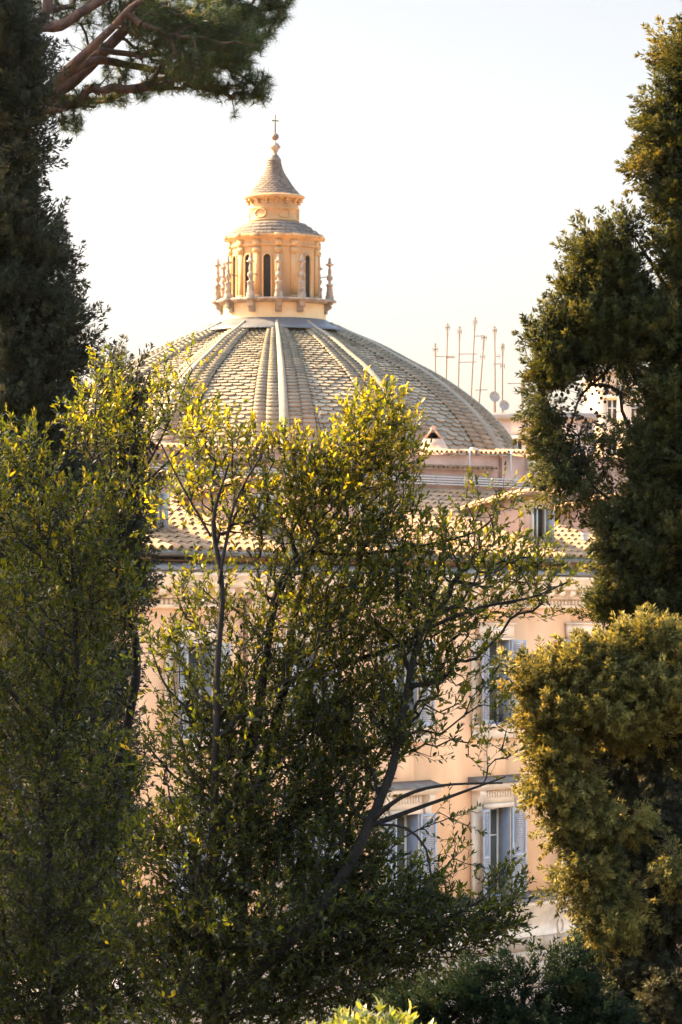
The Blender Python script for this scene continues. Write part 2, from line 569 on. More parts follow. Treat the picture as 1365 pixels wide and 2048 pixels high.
st = [(52, 447.5, 65, 453.5), (61, 453, 75.5, 460), (71, 460, 87, 467.8), (82, 467.5, 98.5, 475.8)]
for r0, y0, r1, y1 in st:
    nn = int(r1 * 1.1)
    for q in range(nn):
        a0, a1 = 2 * pi * q / nn + .004, 2 * pi * (q + 1) / nn - .004
        dz = rng.normal(0, .5)
        tt = rng.uniform(0, 1)
        V = []
        for rad_, yy in ((r0, y0 - 1), (r1, y1 - 3.2 + dz), (r1, y1 + dz)):
            for aa in (a0, (a0 + a1) / 2, a1):
                e = .7 if (aa not in (a0, a1) and yy > y0) else 0
                V.append([CH[0] + (rad_ + e) * K * sin(aa), CH[1] - (rad_ + e) * K * cos(aa), CH[2] + zz(yy) - e * K])
        mb.add(V, [[0, 3, 4, 1], [1, 4, 5, 2], [3, 6, 7, 4], [4, 7, 8, 5]], tt)
lathe(mb, P([(50, 449), (96, 477)]), CH, 48)
mb.build('tile_skirt', M['lichen_tile'], lw)
mb = MB()
lathe(mb, P([(46, 396), (48.5, 404), (48.5, 417), (50.3, 418), (50.3, 420), (48.5, 421), (48.5, 440), (50.5, 441.5), (50.5, 444), (49, 445), (52, 450)]), CH, 64)
lathe(mb, P([(30, 391), (57, 391.5), (61, 394), (61, 397), (58.5, 399), (54, 400), (49, 403)]), CH, 64)
up = mb.build('upper_drum', M['ochre'], lw)
for q in range(16):
    a = 2 * pi * q / 16 + .12
    rad, tan = np.array([sin(a), -cos(a), 0]), np.array([cos(a), sin(a), 0])
    mb = MB()
    mb.box(CH + rad * 52.6 * K + [0, 0, zz(402.4)], [rad, tan, [0, 0, 1]], [4.6 * K, 2.5 * K, 2.6 * K])
    mb.box(CH + rad * 50.6 * K + [0, 0, zz(407.6)], [rad, tan, [0, 0, 1]], [2.4 * K, 2.0 * K, 2.8 * K])
    mb.build('bracket', M['ochre'], up)
for a in (-34, 26, 86, 146, -94, -154):
    a = R(a)
    mb = MB()
    th = np.linspace(0, 2 * pi, 24, endpoint=False)
    ring = []
    for rr_, out in ((9.5, 48), (9.5, 50.6), (12, 50.6), (12.6, 48)):
        aa = a + rr_ * 1.25 * np.cos(th) / 50
        ring.append(np.stack([CH[0] + out * K * np.sin(aa), CH[1] - out * K * np.cos(aa), CH[2] + zz(430 - rr_ * .82 * np.sin(th))], -1))
    V = np.vstack(ring)
    mb.add(V, [[b * 24 + g, b * 24 + (g + 1) % 24, (b + 1) * 24 + (g + 1) % 24, (b + 1) * 24 + g] for b in range(3) for g in range(24)])
    mb.build('oval_panel', M['ochre'], up)
# bell-shaped tiled cap
cap = smooth_line(np.array([(12, 316), (14, 330), (18.5, 344), (27, 358), (38, 374.5), (51, 390.5)], float), 1.0)
cr, cy = cap[:, 0], cap[:, 1]
al = np.concatenate([[0], np.cumsum(np.hypot(np.diff(cr), np.diff(cy)))])
mb = MB()
lathe(mb, P([(r - .5, y + .5) for r, y in cap[::4]]), CH, 40)
nc = 17
for q in range(nc):
    s0, s1 = al[-1] * q / nc, al[-1] * (q + 1.12) / nc
    r0, y0 = np.interp(s0, al, cr), np.interp(s0, al, cy)
    r1, y1 = np.interp(s1, al, cr), np.interp(s1, al, cy)
    nn = 26
    for g in range(nn):
        a0 = 2 * pi * (g + .5 * (q % 2)) / nn + .01
        a1 = a0 + 2 * pi / nn - .02
        tt = rng.uniform(0, 1)
        V = []
        for rad_, yy in ((r0 - .2, y0), (r1 + .9, y1 - .9), (r1 + 1.7, y1), (r1 - .4, y1 + .5)):
            for f_ in (0, .5, 1):
                e = .5 if (f_ == .5 and yy > y0) else -.35 if yy > y0 else 0
                aa = a0 + (a1 - a0) * f_
                V.append([CH[0] + (rad_) * K * sin(aa), CH[1] - rad_ * K * cos(aa), CH[2] + zz(yy + e)])
        mb.add(V, [[b * 3 + c, (b + 1) * 3 + c, (b + 1) * 3 + c + 1, b * 3 + c + 1] for b in range(3) for c in range(2)], tt)
mb.build('bell_roof', M['lichen_tile'], lw)
mb = MB()
lathe(mb, P([(0, 309), (6, 309.5), (9, 312), (11.5, 316), (13, 319)]), CH, 24)
mb.build('roof_tip', M['gutter'], lw, True)
FX = CH + [1.6 * K, 0, 0]
mb = MB()
lathe(mb, P([(0, 282), (1.5, 283), (3, 286), (7.5, 288), (7.8, 290), (11, 292.5), (11.2, 294.5), (8, 298), (5.5, 302), (4.2, 306), (4, 309), (6, 310)]), FX, 24)
mb.build('finial', M['travertine'], lw, True)
mb = MB()
th = np.linspace(0, pi, 13)
lathe(mb, [(7.6 * K * sin(x), zz(273.5) + 7.6 * K * cos(x)) for x in th], FX, 24)
mb.build('orb', M['orb'], lw, True)
mb = MB()
ct = FX + [.4 * K, 0, 0]
mb.box(ct + [0, 0, zz(248.5)], np.eye(3), [1.15 * K, 1.0 * K, 18.5 * K])
cdir = np.array([cos(.5), sin(.5), 0])
mb.box(ct + [0, 0, zz(241.5)], [cdir, [-sin(.5), cos(.5), 0], [0, 0, 1]], [6.6 * K, .9 * K, 1.1 * K])
for e in (-6.6, 6.6):
    mb.box(ct + cdir * e * K + [0, 0, zz(241.5)], np.eye(3), [.9 * K, .9 * K, 1.2 * K])
mb.build('cross', M['gilt'], lw)
# candelabra pinnacles on scrolled brackets
q = K / 4.453
pin = [(0, 1393), (7, 1402), (12, 1412), (9, 1420), (16, 1432), (14, 1446), (36, 1455), (34, 1464), (14, 1472), (10, 1485), (14, 1510), (17, 1535), (11, 1545), (13, 1553), (27, 1568), (26, 1588), (14, 1605), (11, 1625), (32, 1636), (32, 1648), (26, 1652), (27, 1695), (32, 1716), (26, 1722), (36, 1742), (38, 1775)]
pin_angles = [-86, -53, -23.5, 5.5, 30, 79, 128, 155, -178, -145, -115]
for a in pin_angles:
    a = R(a)
    rad, tan = np.array([sin(a), -cos(a), 0]), np.array([cos(a), sin(a), 0])
    mb = MB()
    lathe(mb, [(r * q * (1 + rng.normal(0, .03)), zz(602.5) + (1775 - y) * q) for r, y in pin], CH + rad * 113 * K, 12)
    po = mb.build('pinnacle', M['travertine'], lw, True)
    mb = MB()
    z0 = zz(604)
    # scrolled bracket profile (out, down) in px
    pf = np.array([(103, 0), (121, 0), (122, -3), (119, -4.5), (119, -7), (115, -8), (117, -12), (115, -16), (110.5, -17.5), (107.5, -21), (108, -26), (103, -26.5)])
    for s_ in (-1, 1):
        pass
    hw = 6.5
    A = np.array([CH + rad * x * K + tan * hw * K + [0, 0, z0 + y * K] for x, y in pf])
    B = np.array([CH + rad * x * K - tan * hw * K + [0, 0, z0 + y * K] for x, y in pf])
    nq = len(pf)
    mb.add(np.vstack([A, B]), [[g, g + 1, nq + g + 1, nq + g] for g in range(nq - 1)])
    mb.add(A, [list(range(nq))])
    mb.add(B, [list(range(nq))[::-1]])
    mb.box(CH + rad * 113.5 * K + [0, 0, z0 - 1.2 * K], [rad, tan, [0, 0, 1]], [11 * K, 11 * K, 2.6 * K])
    mb.build('bracket', M['travertine'], lw)
    mb = MB()
    pt = CH + rad * 112 * K + [0, 0, zz(552)]
    for dz in (0, -5):
        cones(mb, pt + [0, 0, dz * K], CH + rad * 88 * K + tan * 6 * K + [0, 0, zz(560 + dz)], .5 * K, .5 * K, 5)
    mb.build('stay_rod', M['iron'], lw)

# ------------------------------------------------------------------ palace with the long peach front
TH = math.atan(0.7)
D_ = np.array([sin(TH), cos(TH), 0])
NR = np.array([cos(TH), -sin(TH), 0])
UP = np.array([0, 0, 1.0])
P0 = np.array([4.805, 120.0, EYE])
AX = [D_, NR, UP]
palace = thing('palace', (P0[0], P0[1], 0), 'long peach palace front with grey shuttered windows and tiled roof', 'building')


def Wp(s, n, z):
    return P0 + D_ * s + NR * n + UP * z


def wbox(mb, s0, s1, n0, n1, z0, z1, tint=None):
    mb.box(Wp((s0 + s1) / 2, (n0 + n1) / 2, (z0 + z1) / 2), AX, [abs(s1 - s0) / 2, abs(n1 - n0) / 2, abs(z1 - z0) / 2], tint)


def wextr(mb, prof, s0, s1, tint=None):
    """(n, z) outline extruded along the front"""
    A = np.array([Wp(s0, n, z) for n, z in prof])
    B = np.array([Wp(s1, n, z) for n, z in prof])
    k = len(prof)
    mb.add(np.vstack([A, B]), [[g, (g + 1) % k, k + (g + 1) % k, k + g] for g in range(k)], tint)
    mb.add(A, [list(range(k))[::-1]], tint)
    mb.add(B, [list(range(k))], tint)


SL, SR = -25.0, 24.0
SP = 5.17
wins = [SP * k for k in range(-4, 5)]
HW = .64
R1 = (-3.55, -.94)
R2 = (-8.93, -6.17)
LEDGE = -8.95
wall = MB()
edges = [SL]
for s in wins:
    edges += [s - HW, s + HW]
edges.append(SR)
TOPZ, BOTZ = 1.25, -10.35
for i in range(0, len(edges) - 1, 2):          # piers
    wbox(wall, edges[i], edges[i + 1], -.6, 0, BOTZ, TOPZ)
for s in wins:
    wbox(wall, s - HW, s + HW, -.6, 0, R1[1], TOPZ)
    wbox(wall, s - HW, s + HW, -.6, 0, R2[1], R1[0])
    wbox(wall, s - HW, s + HW, -.6, 0, BOTZ, R2[0])
wbox(wall, SL, SL + .5, -13, -.6, -EYE, TOPZ)
wbox(wall, SR - .5, SR, -13, -.6, -EYE, TOPZ)
wbox(wall, SL, SR, -13.4, -13, -EYE, 3.0)
wo = wall.build('wall', M['stucco'], palace)
bl = MB()                                       # rusticated lower storey
z = BOTZ
row = 0
while z > -EYE + .1:
    h = .44 if row % 2 == 0 else .36
    s = SL - (row % 2) * .5
    wbox(bl, SL, SR, -.55, .04, max(z - h, -EYE), z, .2)
    while s < SR:
        wd = 1.05 + rng.uniform(-.15, .15)
        a, b = max(s, SL), min(s + wd - .035, SR)
        if b - a > .1:
            wbox(bl, a, b, .0, .085 + rng.uniform(-.006, .006), max(z - h + .035, -EYE), z - .002, rng.uniform(0, 1))
        s += wd
    z -= h
    row += 1
bl.build('stone_base', M['blocks'], palace)
co = MB()
wextr(co, [(-.1, 1.12), (.80, 1.07), (.86, 1.03), (.86, .95), (.80, .94), (.78, .86), (.70, .80), (.66, .74), (.66, .64), (.30, .62), (.12, .60), (.12, .34), (.06, .33), (-.1, .33)], SL, SR)
wextr(co, [(-.1, .16), (.14, .16), (.14, .13), (.10, .06), (.03, .04), (-.1, .04)], SL, SR)
cornice = co.build('cornice', M['cream'], palace)
md = MB()
s = SL + .2
while s < SR:
    wextr(md, [(.10, .63), (.60, .63), (.60, .50), (.52, .42), (.40, .42), (.34, .47), (.10, .40)], s, s + .30)
    s += .63
md.build('modillions', M['cream'], cornice)
dn = MB()
s = SL + .2
while s < SR:
    wbox(dn, s, s + .12, .0, .13, .165, .315)
    s += .21
dn.build('dentils', M['cream'], cornice)
ca = MB()
wextr(ca, [(-.1, 1.36), (.05, 1.33), (.90, 1.125), (.90, 1.085), (-.1, 1.125)], SL, SR)
s = SL + .3
while s < SR:                                   # seams of the sheet capping
    wextr(ca, [(.04, 1.36), (.90, 1.15), (.91, 1.10), (.04, 1.30)], s, s + .05)
    s += 1.28
ca.build('cornice_capping', M['slate'], palace)
ab = MB()
wbox(ab, SL, SR, -.6, -.12, 1.25, 1.62)
ab.build('attic_strip', M['attic'], palace)
for s in [SP * k - 1.2 for k in range(-4, 5)] + [-15.9]:
    vb = MB()
    wbox(vb, s - .45, s + .45, -.2, -.105, 1.40, 1.58)
    vb.build('vent', M['dark'], palace)
lg = MB()
wextr(lg, [(-.02, -9.17), (.50, -9.20), (.50, -9.30), (.44, -9.32), (.40, -9.42), (.32, -9.45), (.30, -9.55), (.22, -9.58), (.20, -9.70), (.12, -9.73), (.12, -9.88), (.07, -9.90), (.07, -10.33), (.11, -10.34), (-.02, -10.35)], SL, SR)
lg.build('belt_course', M['cream'], palace)
lc = MB()
wextr(lc, [(0.003, -8.90), (.54, -9.14), (.54, -9.19), (0.003, -9.165)], SL, SR)
s = SL + .3
while s < SR:
    wextr(lc, [(0.004, -8.865), (.55, -9.115), (.55, -9.16), (.004, -8.95)], s, s + .045)
    s += .62
lc.build('belt_capping', M['slate'], palace)
th = np.linspace(0, 2 * pi, 25)                  # ornament rings on the frieze
for s in [SP * k + 3.75 for k in range(-4, 4)]:
    wr = MB()
    tube(wr, [Wp(s + .17 * cos(x), .11, -10.1 + .24 * sin(x)) for x in th], .035, 5, cap=False)
    wr.build('frieze_ring', M['cream'], palace)


def shutter(parent, s_h, side, ang, z0, z1, n0):
    """louvred leaf hinged at s_h, folded out to -side or side, ang from the wall"""
    w = .68
    d = D_ * side * cos(ang) + NR * sin(ang)
    nn = np.cross(d, UP)
    if np.dot(nn, NR) < 0:
        nn = -nn
    ax = [d, nn, UP]
    o = Wp(s_h, n0, 0)
    mb = MB()

    def bx(a0, a1, zz0, zz1, th):
        mb.box(o + d * (a0 + a1) / 2 + UP * (zz0 + zz1) / 2, ax, [(a1 - a0) / 2, th, (zz1 - zz0) / 2])
    bx(0, .075, z0, z1, .024)
    bx(w - .075, w, z0, z1, .024)
    bx(.075, w - .075, z1 - .09, z1, .024)
    bx(.075, w - .075, z0, z0 + .12, .024)
    zm = z0 + (z1 - z0) * .45
    bx(.075, w - .075, zm - .05, zm + .05, .024)
    zc = z0 + .14
    while zc < z1 - .11:
        if abs(zc - zm) > .07:
            tl = .6
            v1 = nn * cos(tl) - UP * sin(tl)
            mb.box(o + d * w / 2 + UP * zc, [d, v1, np.cross(d, v1)], [w / 2 - .07, .034, .005])
        zc += .062
    ob = mb.build('shutter', M['shutter'], parent)
    return ob


def window(s, zr, style):
    z0, z1 = zr
    nf = .16 if style == 1 else .2
    fr = MB()
    ow = 1.40
    e = .002
    wbox(fr, s - HW - .16, s - HW, e, nf - .03, z0, z1)          # moulded frame
    wbox(fr, s + HW, s + HW + .16, e, nf - .03, z0, z1)
    wbox(fr, s - ow, s - HW - .161, e, nf - .08, z0, z1)
    wbox(fr, s + HW + .161, s + ow, e, nf - .08, z0, z1)
    if style == 1:
        wbox(fr, s - .98, s + .98, e, .10, z1 + .07, z1 + .48)       # plain lintel panel
        wbox(fr, s - 1.02, s + 1.02, e, .15, z1 + .48, z1 + .53)
        wbox(fr, s - HW - .3, s + HW + .3, e, .17, z1 + .002, z1 + .068)
        wbox(fr, s - ow, s + ow, e, .22, z0 - .09, z0 - .002)
        wbox(fr, s - ow + .05, s + ow - .05, e, .09, z0 - .46, z0 - .092)
    else:
        wbox(fr, s - HW - .2, s + HW + .2, e, .2, z1 + .002, z1 + .14)
        wbox(fr, s - 1.0, s + 1.0, e, .12, z1 + .142, z1 + .58)
        for g in range(11):                                       # fluted frieze
            c = s - .75 + .15 * g
            wbox(fr, c - .04, c + .04, .12, .15, z1 + .32, z1 + .54)
        wextr(fr, [(e, z1 + .582), (.30, z1 + .582), (.34, z1 + .64), (.46, z1 + .68), (.50, z1 + .78), (e, z1 + .84)], s - 1.5, s + 1.5)
        for sd in (-1, 1):                                        # scroll consoles
            c = s + sd * 1.17
            wextr(fr, [(e, z1 + .58), (.32, z1 + .58), (.34, z1 + .45), (.24, z1 + .30), (.17, z1 + .12), (.2, z1 - .02), (.15, z1 - .10), (e, z1 - .10)], c - .16, c + .16)
            th_ = np.linspace(0, 2 * pi, 17)
            tube(fr, [Wp(c, .24 + .075 * cos(x), z1 + .46 + .075 * sin(x)) for x in th_], .03, 5, cap=False)
    root = fr.build('window', M['cream'], palace)
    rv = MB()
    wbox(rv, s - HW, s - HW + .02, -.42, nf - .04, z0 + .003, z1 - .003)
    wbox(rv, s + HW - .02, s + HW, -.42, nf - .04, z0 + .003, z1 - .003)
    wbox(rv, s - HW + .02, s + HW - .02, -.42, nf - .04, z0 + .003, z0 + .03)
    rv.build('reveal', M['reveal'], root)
    sa = MB()
    for a, b, c, d in ((-HW + .02, -HW + .09, z0 + .03, z1), (HW - .09, HW - .02, z0 + .03, z1), (-.05, .05, z0 + .10, z1 - .08), (-HW + .09, HW - .09, z1 - .08, z1), (-HW + .09, HW - .09, z0 + .03, z0 + .10)):
        wbox(sa, s + a, s + b, -.33, -.25, c, d)
    zb = z0 + (z1 - z0) * .68
    for a, b in ((-HW + .09, -.05), (.05, HW - .09)):
        wbox(sa, s + a, s + b, -.32, -.265, zb - .02, zb + .02)
    sa.build('sash', M['wood'], root)
    gl = MB()
    wbox(gl, s - HW + .02, s + HW - .02, -.31, -.29, z0 + .03, z1 - .01)
    gl.build('glass', M['glass'], root)
    shutter(root, s - HW - .01, -1, R(4 + rng.uniform(0, 16)), z0 + .02, z1 - .01, nf + .03)
    shutter(root, s + HW + .01, 1, R(2 + rng.uniform(0, 14)), z0 + .02, z1 - .01, nf + .03)
    if style == 2:
        hd = MB()
        wextr(hd, [(e, z1 + 1.0), (.54, z1 + .83), (.54, z1 + .785), (e, z1 + .842)], s - 1.54, s + 1.54)
        hd.build('hood_capping', M['slate'], root)


for s in wins:
    window(s, R1, 1)
    window(s, R2, 2)
dp = MB()
for s in (-13.3, 12.6):
    tube(dp, [Wp(s, .3, .3), Wp(s, .16, .0), Wp(s, .13, -1), Wp(s, .13, -8.8)], .075, 8)
    for z in (-1.5, -3.5, -5.5, -7.5):
        tube(dp, [Wp(s, .13, z), Wp(s, .13, z + .1)], .095, 8)
dp.build('downpipe', M['copper'], palace)
# main roof: flat pan tiles with rounded cover tiles
EN, EZ, TS = .38, 1.62, .364
RN = -6.2
sl_ = np.array([-cos(math.atan(TS)), sin(math.atan(TS))])      # up-slope in (n, z)
nr_ = np.array([sin(math.atan(TS)), cos(math.atan(TS))])
RL = (EN - RN) / cos(math.atan(TS))


def roof_pt(s, l, h):
    """s along the front, l up the slope from the eave, h out of the slope"""
    n = EN + sl_[0] * l + nr_[0] * h
    z = EZ + sl_[1] * l + nr_[1] * h
    return P0 + np.multiply.outer(s, D_) + np.multiply.outer(n, NR) + np.multiply.outer(z, UP)


def coppi(mb, fn, s0, s1, length, pitch=.45, course=.42, w=.135):
    """rows of cover tiles over pan tiles on a slope given by fn(s, l, h)"""
    th = np.linspace(0, pi, 6)
    ncol = int(round((s1 - s0) / pitch))
    nrow = max(1, int(length / course))
    for c in range(ncol):
        sc = s0 + (c + .5) * pitch
        for r_ in range(nrow):
            l0 = r_ * course
            l1 = min(l0 + course * 1.18, length)
            ja, jb = rng.normal(0, .014), rng.normal(0, .012)
            tt = np.clip(rng.normal(.55, .27), 0, 1)
            V = []
            for l, ww, hh in ((l0, w, .065), (l1, w * .82, .03)):
                for x in th:
                    V.append(fn(sc + ja + ww * cos(x), l + jb, hh + ww * .95 * sin(x)))
            mb.add(V, [[g, g + 1, 7 + g, 6 + g] for g in range(5)], tt)
            # thickness lip on the open end
            V = []
            for ww in (w, w - .022):
                for x in th:
                    V.append(fn(sc + ja + ww * cos(x), l0 + jb, .065 + ww * .95 * sin(x)))
            mb.add(V, [[g, g + 1, 7 + g, 6 + g] for g in range(5)], tt * .8)
            tp = np.clip(rng.normal(.35, .2), 0, 1)
            a, b = sc + w * .6, sc + pitch - w * .6
            V = [fn(a, l0 + jb, .05), fn(b, l0 + jb, .055), fn(b, l1, .014), fn(a, l1, .014), fn(a, l0 + jb, .02), fn(b, l0 + jb, .02)]
            mb.add(V, [[0, 1, 2, 3], [4, 5, 1, 0]], tp)


rf = MB()
coppi(rf, roof_pt, SL, SR, RL)
rbed = [roof_pt(SL, 0, -.12), roof_pt(SR, 0, -.12), roof_pt(SR, RL, -.12), roof_pt(SL, RL, -.12), roof_pt(SL, 0, .012), roof_pt(SR, 0, .012), roof_pt(SR, RL, .012), roof_pt(SL, RL, .012)]
rf.add(rbed, [[0, 3, 2, 1], [4, 5, 6, 7], [0, 1, 5, 4], [1, 2, 6, 5], [2, 3, 7, 6], [3, 0, 4, 7]], .15)
roof = rf.build('roof', M['tile'], palace)
gt = MB()
tube(gt, [Wp(SL, EN + .06, EZ - .06), Wp(SR, EN + .06, EZ - .06)], .085, 8)
gt.build('gutter', M['gutter'], palace)
ws = MB()                                       # weeds sprouting in the gutter
for (a, b, nb) in ((3.2, 6.6, 420), (-18.0, -16.6, 120)):
    sx = rng.uniform(a, b, nb)
    h = rng.uniform(.05, .2, nb) * (.4 + .6 * np.abs(np.sin(sx * 2.2)))
    p = np.array([Wp(x, EN + .02 + rng.uniform(-.1, .1), EZ) for x in sx])
    dirs = rng.normal(0, .35, (nb, 3)) + UP
    cones(ws, p, p + dirs * h[:, None], .014, .002, 3, rng.uniform(0, 1, nb).repeat(3))
wo = ws.build('weeds', M['bright'])
tag(wo, 'green weeds sprouting along the roof gutter', 'weeds', kind='stuff')
# attic wall behind the roof ridge, with tiled copings, conduits and chimney
aw = MB()


def cop_z(x):
    return 4.88 + .0225 * (x + 8)


for xa, xb, dn_ in ((SL, -8, 0), (-8, 2, 0), (2, 9.95, 0), (11.35, 18, .22), (18, SR, .22)):
    A = [Wp(xa, RN - .35 - dn_, 2.6), Wp(xa, RN - dn_, 2.6), Wp(xa, RN - dn_, cop_z(xa)), Wp(xa, RN - .35 - dn_, cop_z(xa))]
    B = [Wp(xb, RN - .35 - dn_, 2.6), Wp(xb, RN - dn_, 2.6), Wp(xb, RN - dn_, cop_z(xb)), Wp(xb, RN - .35 - dn_, cop_z(xb))]
    aw.add(A + B, [[0, 1, 5, 4], [1, 2, 6, 5], [2, 3, 7, 6], [3, 0, 4, 7], [3, 2, 1, 0], [4, 5, 6, 7]])
wextr(aw, [(RN - .5, 2.6), (RN + .12, 2.6), (RN + .12, 5.28), (RN - .5, 5.28)], 9.95, 11.35)
wextr(aw, [(RN - .5, 2.6), (RN + .25, 2.6), (RN + .25, 4.9), (RN - .5, 4.9)], 15.6, 16.2)
aw.build('attic_wall', M['pink'], palace)
cp = MB()


def coping(nc, zc, a, b, wide, rise=0.0):
    def fn(s, l, h):
        return Wp(s, nc + wide - l * .97, zc + l * .24 + h + rise * (s - a))
    coppi(cp, fn, a, b, wide + .25, .30, .45, .10)


coping(RN, cop_z(SL), SL, 9.95, .22, .0225)
coping(RN, cop_z(9.95) + .03, 9.95, 11.4, .3, .0225)
coping(RN - .2, cop_z(11.4) - .1, 11.4, SR, .25, .0225)
coping(RN + .1, 4.25, SL, 9.6, .18, .014)
cp.build('tile_coping', M['tile'], palace)
pp = MB()
for g in range(4):
    zc = 4.22 + .085 * g
    e = .20
    tube(pp, smooth_line([Wp(SL, RN + e, zc - .2), Wp(-10, RN + e, zc - .1), Wp(9, RN + e, zc), Wp(11.0 + .09 * (3 - g), RN + e, zc), Wp(11.35 + .09 * (3 - g), RN + e, zc + .14), Wp(11.4 + .09 * (3 - g), RN + e, 4.9)], .3), .026, 6)
for x in (7.6, 10.2):
    tube(pp, smooth_line([Wp(x, RN + .3, 4.7), Wp(x, RN + .3, 5.15), Wp(x + .1, RN + .28, 5.42), Wp(x + .5, RN + .1, 5.48), Wp(x + 1.1, RN, 5.42)], .06), .035, 6)
s = -23
while s < 11:
    wbox(pp, s - .018, s + .018, RN + .16, RN + .235, 4.16, 4.50)
    s += 1.6
wbox(pp, 11.3, 11.8, RN + .24, RN + .4, 4.85, 5.15)
pp.build('white_conduits', M['white_pipe'], palace)
# tapered chimney with a pitched open top
ch = MB()
c0 = Wp(7.2, RN - .9, 5.12)
hw0, hw1 = .58, .33
V = []
for zc, h in ((0, hw0 + .10), (.13, hw0 + .10), (.13, hw0), (.66, hw1)):
    for a, b in ((-1, -1), (1, -1), (1, 1), (-1, 1)):
        V.append(c0 + [a * h, b * h, zc])
ch.add(V, [[q * 4 + g, q * 4 + (g + 1) % 4, q * 4 + 4 + (g + 1) % 4, q * 4 + 4 + g] for q in range(3) for g in range(4)])
ch.add(V[:4], [[3, 2, 1, 0]])
for a in (-1, 1):      # two leaning slabs meeting under a ridge tile
    A = [c0 + [a * hw1, -hw1, .66], c0 + [a * hw1, hw1, .66], c0 + [a * .05, hw1 * .9, 1.02], c0 + [a * .05, -hw1 * .9, 1.02]]
    Bp = [p - np.array([a * .07, 0, .02]) for p in A]
    ch.add(np.vstack([A, Bp]), [[0, 1, 2, 3], [7, 6, 5, 4], [0, 4, 5, 1], [1, 5, 6, 2], [2, 6, 7, 3], [3, 7, 4, 0]])
tube(ch, [c0 + [0, -hw1, 1.03], c0 + [0, hw1, 1.03]], .09, 8)
cho = ch.build('chimney', M['render'], palace)
ck = MB()
ck.box(c0 + [0, 0, .62], np.eye(3), [hw1 * .9, hw1 * .9, .06])
ck.box(c0 + [0, hw1 * .85, .78], np.eye(3), [hw1 * .5, .02, .12])
ck.build('flue', M['dark'], cho)
# dormers whose tiled roofs tilt up towards the front
for s in (-16.2, -10.8, -5.5, 4.25, 9.4):
    a, b = s - .92, s + .72
    nfr = -1.05

    def rz(n):
        return EZ + (EN - n) * TS
    dm = MB()
    nb = -3.5
    zt0, zt1 = rz(nb) + .12, 3.72

    def top(n):
        return zt0 + (zt1 - zt0) * min(1, (n - nb) / (nfr - nb)) ** .8
    ns = np.linspace(nb, nfr, 6)
    for sd in (a, b):
        for g in range(5):
            n0, n1 = ns[g], ns[g + 1]
            q8 = []
            for e in (0, .15 if sd == a else -.15):
                q8 += [Wp(sd + e, n0, rz(n0) - .2), Wp(sd + e, n1, rz(n1) - .2), Wp(sd + e, n1, top(n1)), Wp(sd + e, n0, top(n0))]
            dm.add(q8, [[0, 1, 2, 3], [7, 6, 5, 4]])
    ww, wz0, wz1 = .36, 2.28, 3.28
    zb, zt = rz(nfr) - .2, zt1
    wbox(dm, a + .001, s - ww, nfr - .15, nfr + .002, zb, zt)
    wbox(dm, s + ww, b - .001, nfr - .15, nfr + .002, zb, zt)
    wbox(dm, s - ww, s + ww, nfr - .15, nfr + .002, wz1, zt)
    wbox(dm, s - ww, s + ww, nfr - .15, nfr + .002, zb, wz0)
    do = dm.build('dormer', M['pink'], palace)
    dw = MB()
    for x0, x1, y0, y1 in ((-.44, -.36, wz0 - .08, wz1 + .08), (.36, .44, wz0 - .08, wz1 + .08), (-.36, .36, wz1, wz1 + .08), (-.36, .36, wz0 - .08, wz0)):
        wbox(dw, s + x0, s + x1, nfr - .1, nfr + .05, y0, y1)
    wbox(dw, s - .03, s + .03, nfr - .1, nfr - .04, wz0, wz1)
    dw.build('window_frame', M['wood'], do)
    dg = MB()
    wbox(dg, s - .36, s + .36, nfr - .12, nfr - .10, wz0, wz1)
    dg.build('glass', M['glass'], do)
    ds = MB()
    ds.box(Wp(s + .40, nfr + .18, (wz0 + wz1) / 2), [NR, D_, UP], [.16, .02, (wz1 - wz0) / 2])
    ds.build('shutter', M['shutter'], do)
    dr = MB()
    ns2 = np.linspace(nb - .25, nfr + .3, 9)

    def fnr(sv_, l, h):
        n = nfr + .32 - l
        return Wp(sv_, n, top(max(n, nb - .2)) + .03 + h if n > nb else zt0 + .03 + h)
    coppi(dr, fnr, a - .25, b + .25, nfr + .32 - nb + .1, .30, .34, .10)
    for g in range(8):
        V = [fnr(a - .25, nfr + .32 - ns2[g], -.07), fnr(b + .25, nfr + .32 - ns2[g], -.07), fnr(b + .25, nfr + .32 - ns2[g + 1], -.07), fnr(a - .25, nfr + .32 - ns2[g + 1], -.07)]
        V += [p + UP * .08 for p in V]
        dr.add(V, [[0, 3, 2, 1], [4, 5, 6, 7], [0, 1, 5, 4], [1, 2, 6, 5], [2, 3, 7, 6], [3, 0, 4, 7]], .3)
    dr.build('dormer_roof', M['tile'], do)
vp = MB()
tube(vp, [roof_pt(7.2, 1.6, .0), roof_pt(7.2, 1.6, .1) + UP * .22], .12, 10)
tube(vp, [roof_pt(7.2, 1.6, .1) + UP * .20, roof_pt(7.2, 1.6, .1) + UP * .28], .15, 10)
vp.build('roof_vent', M['white_pipe'], palace)

# ------------------------------------------------------------------ buildings behind
BD = 205.0


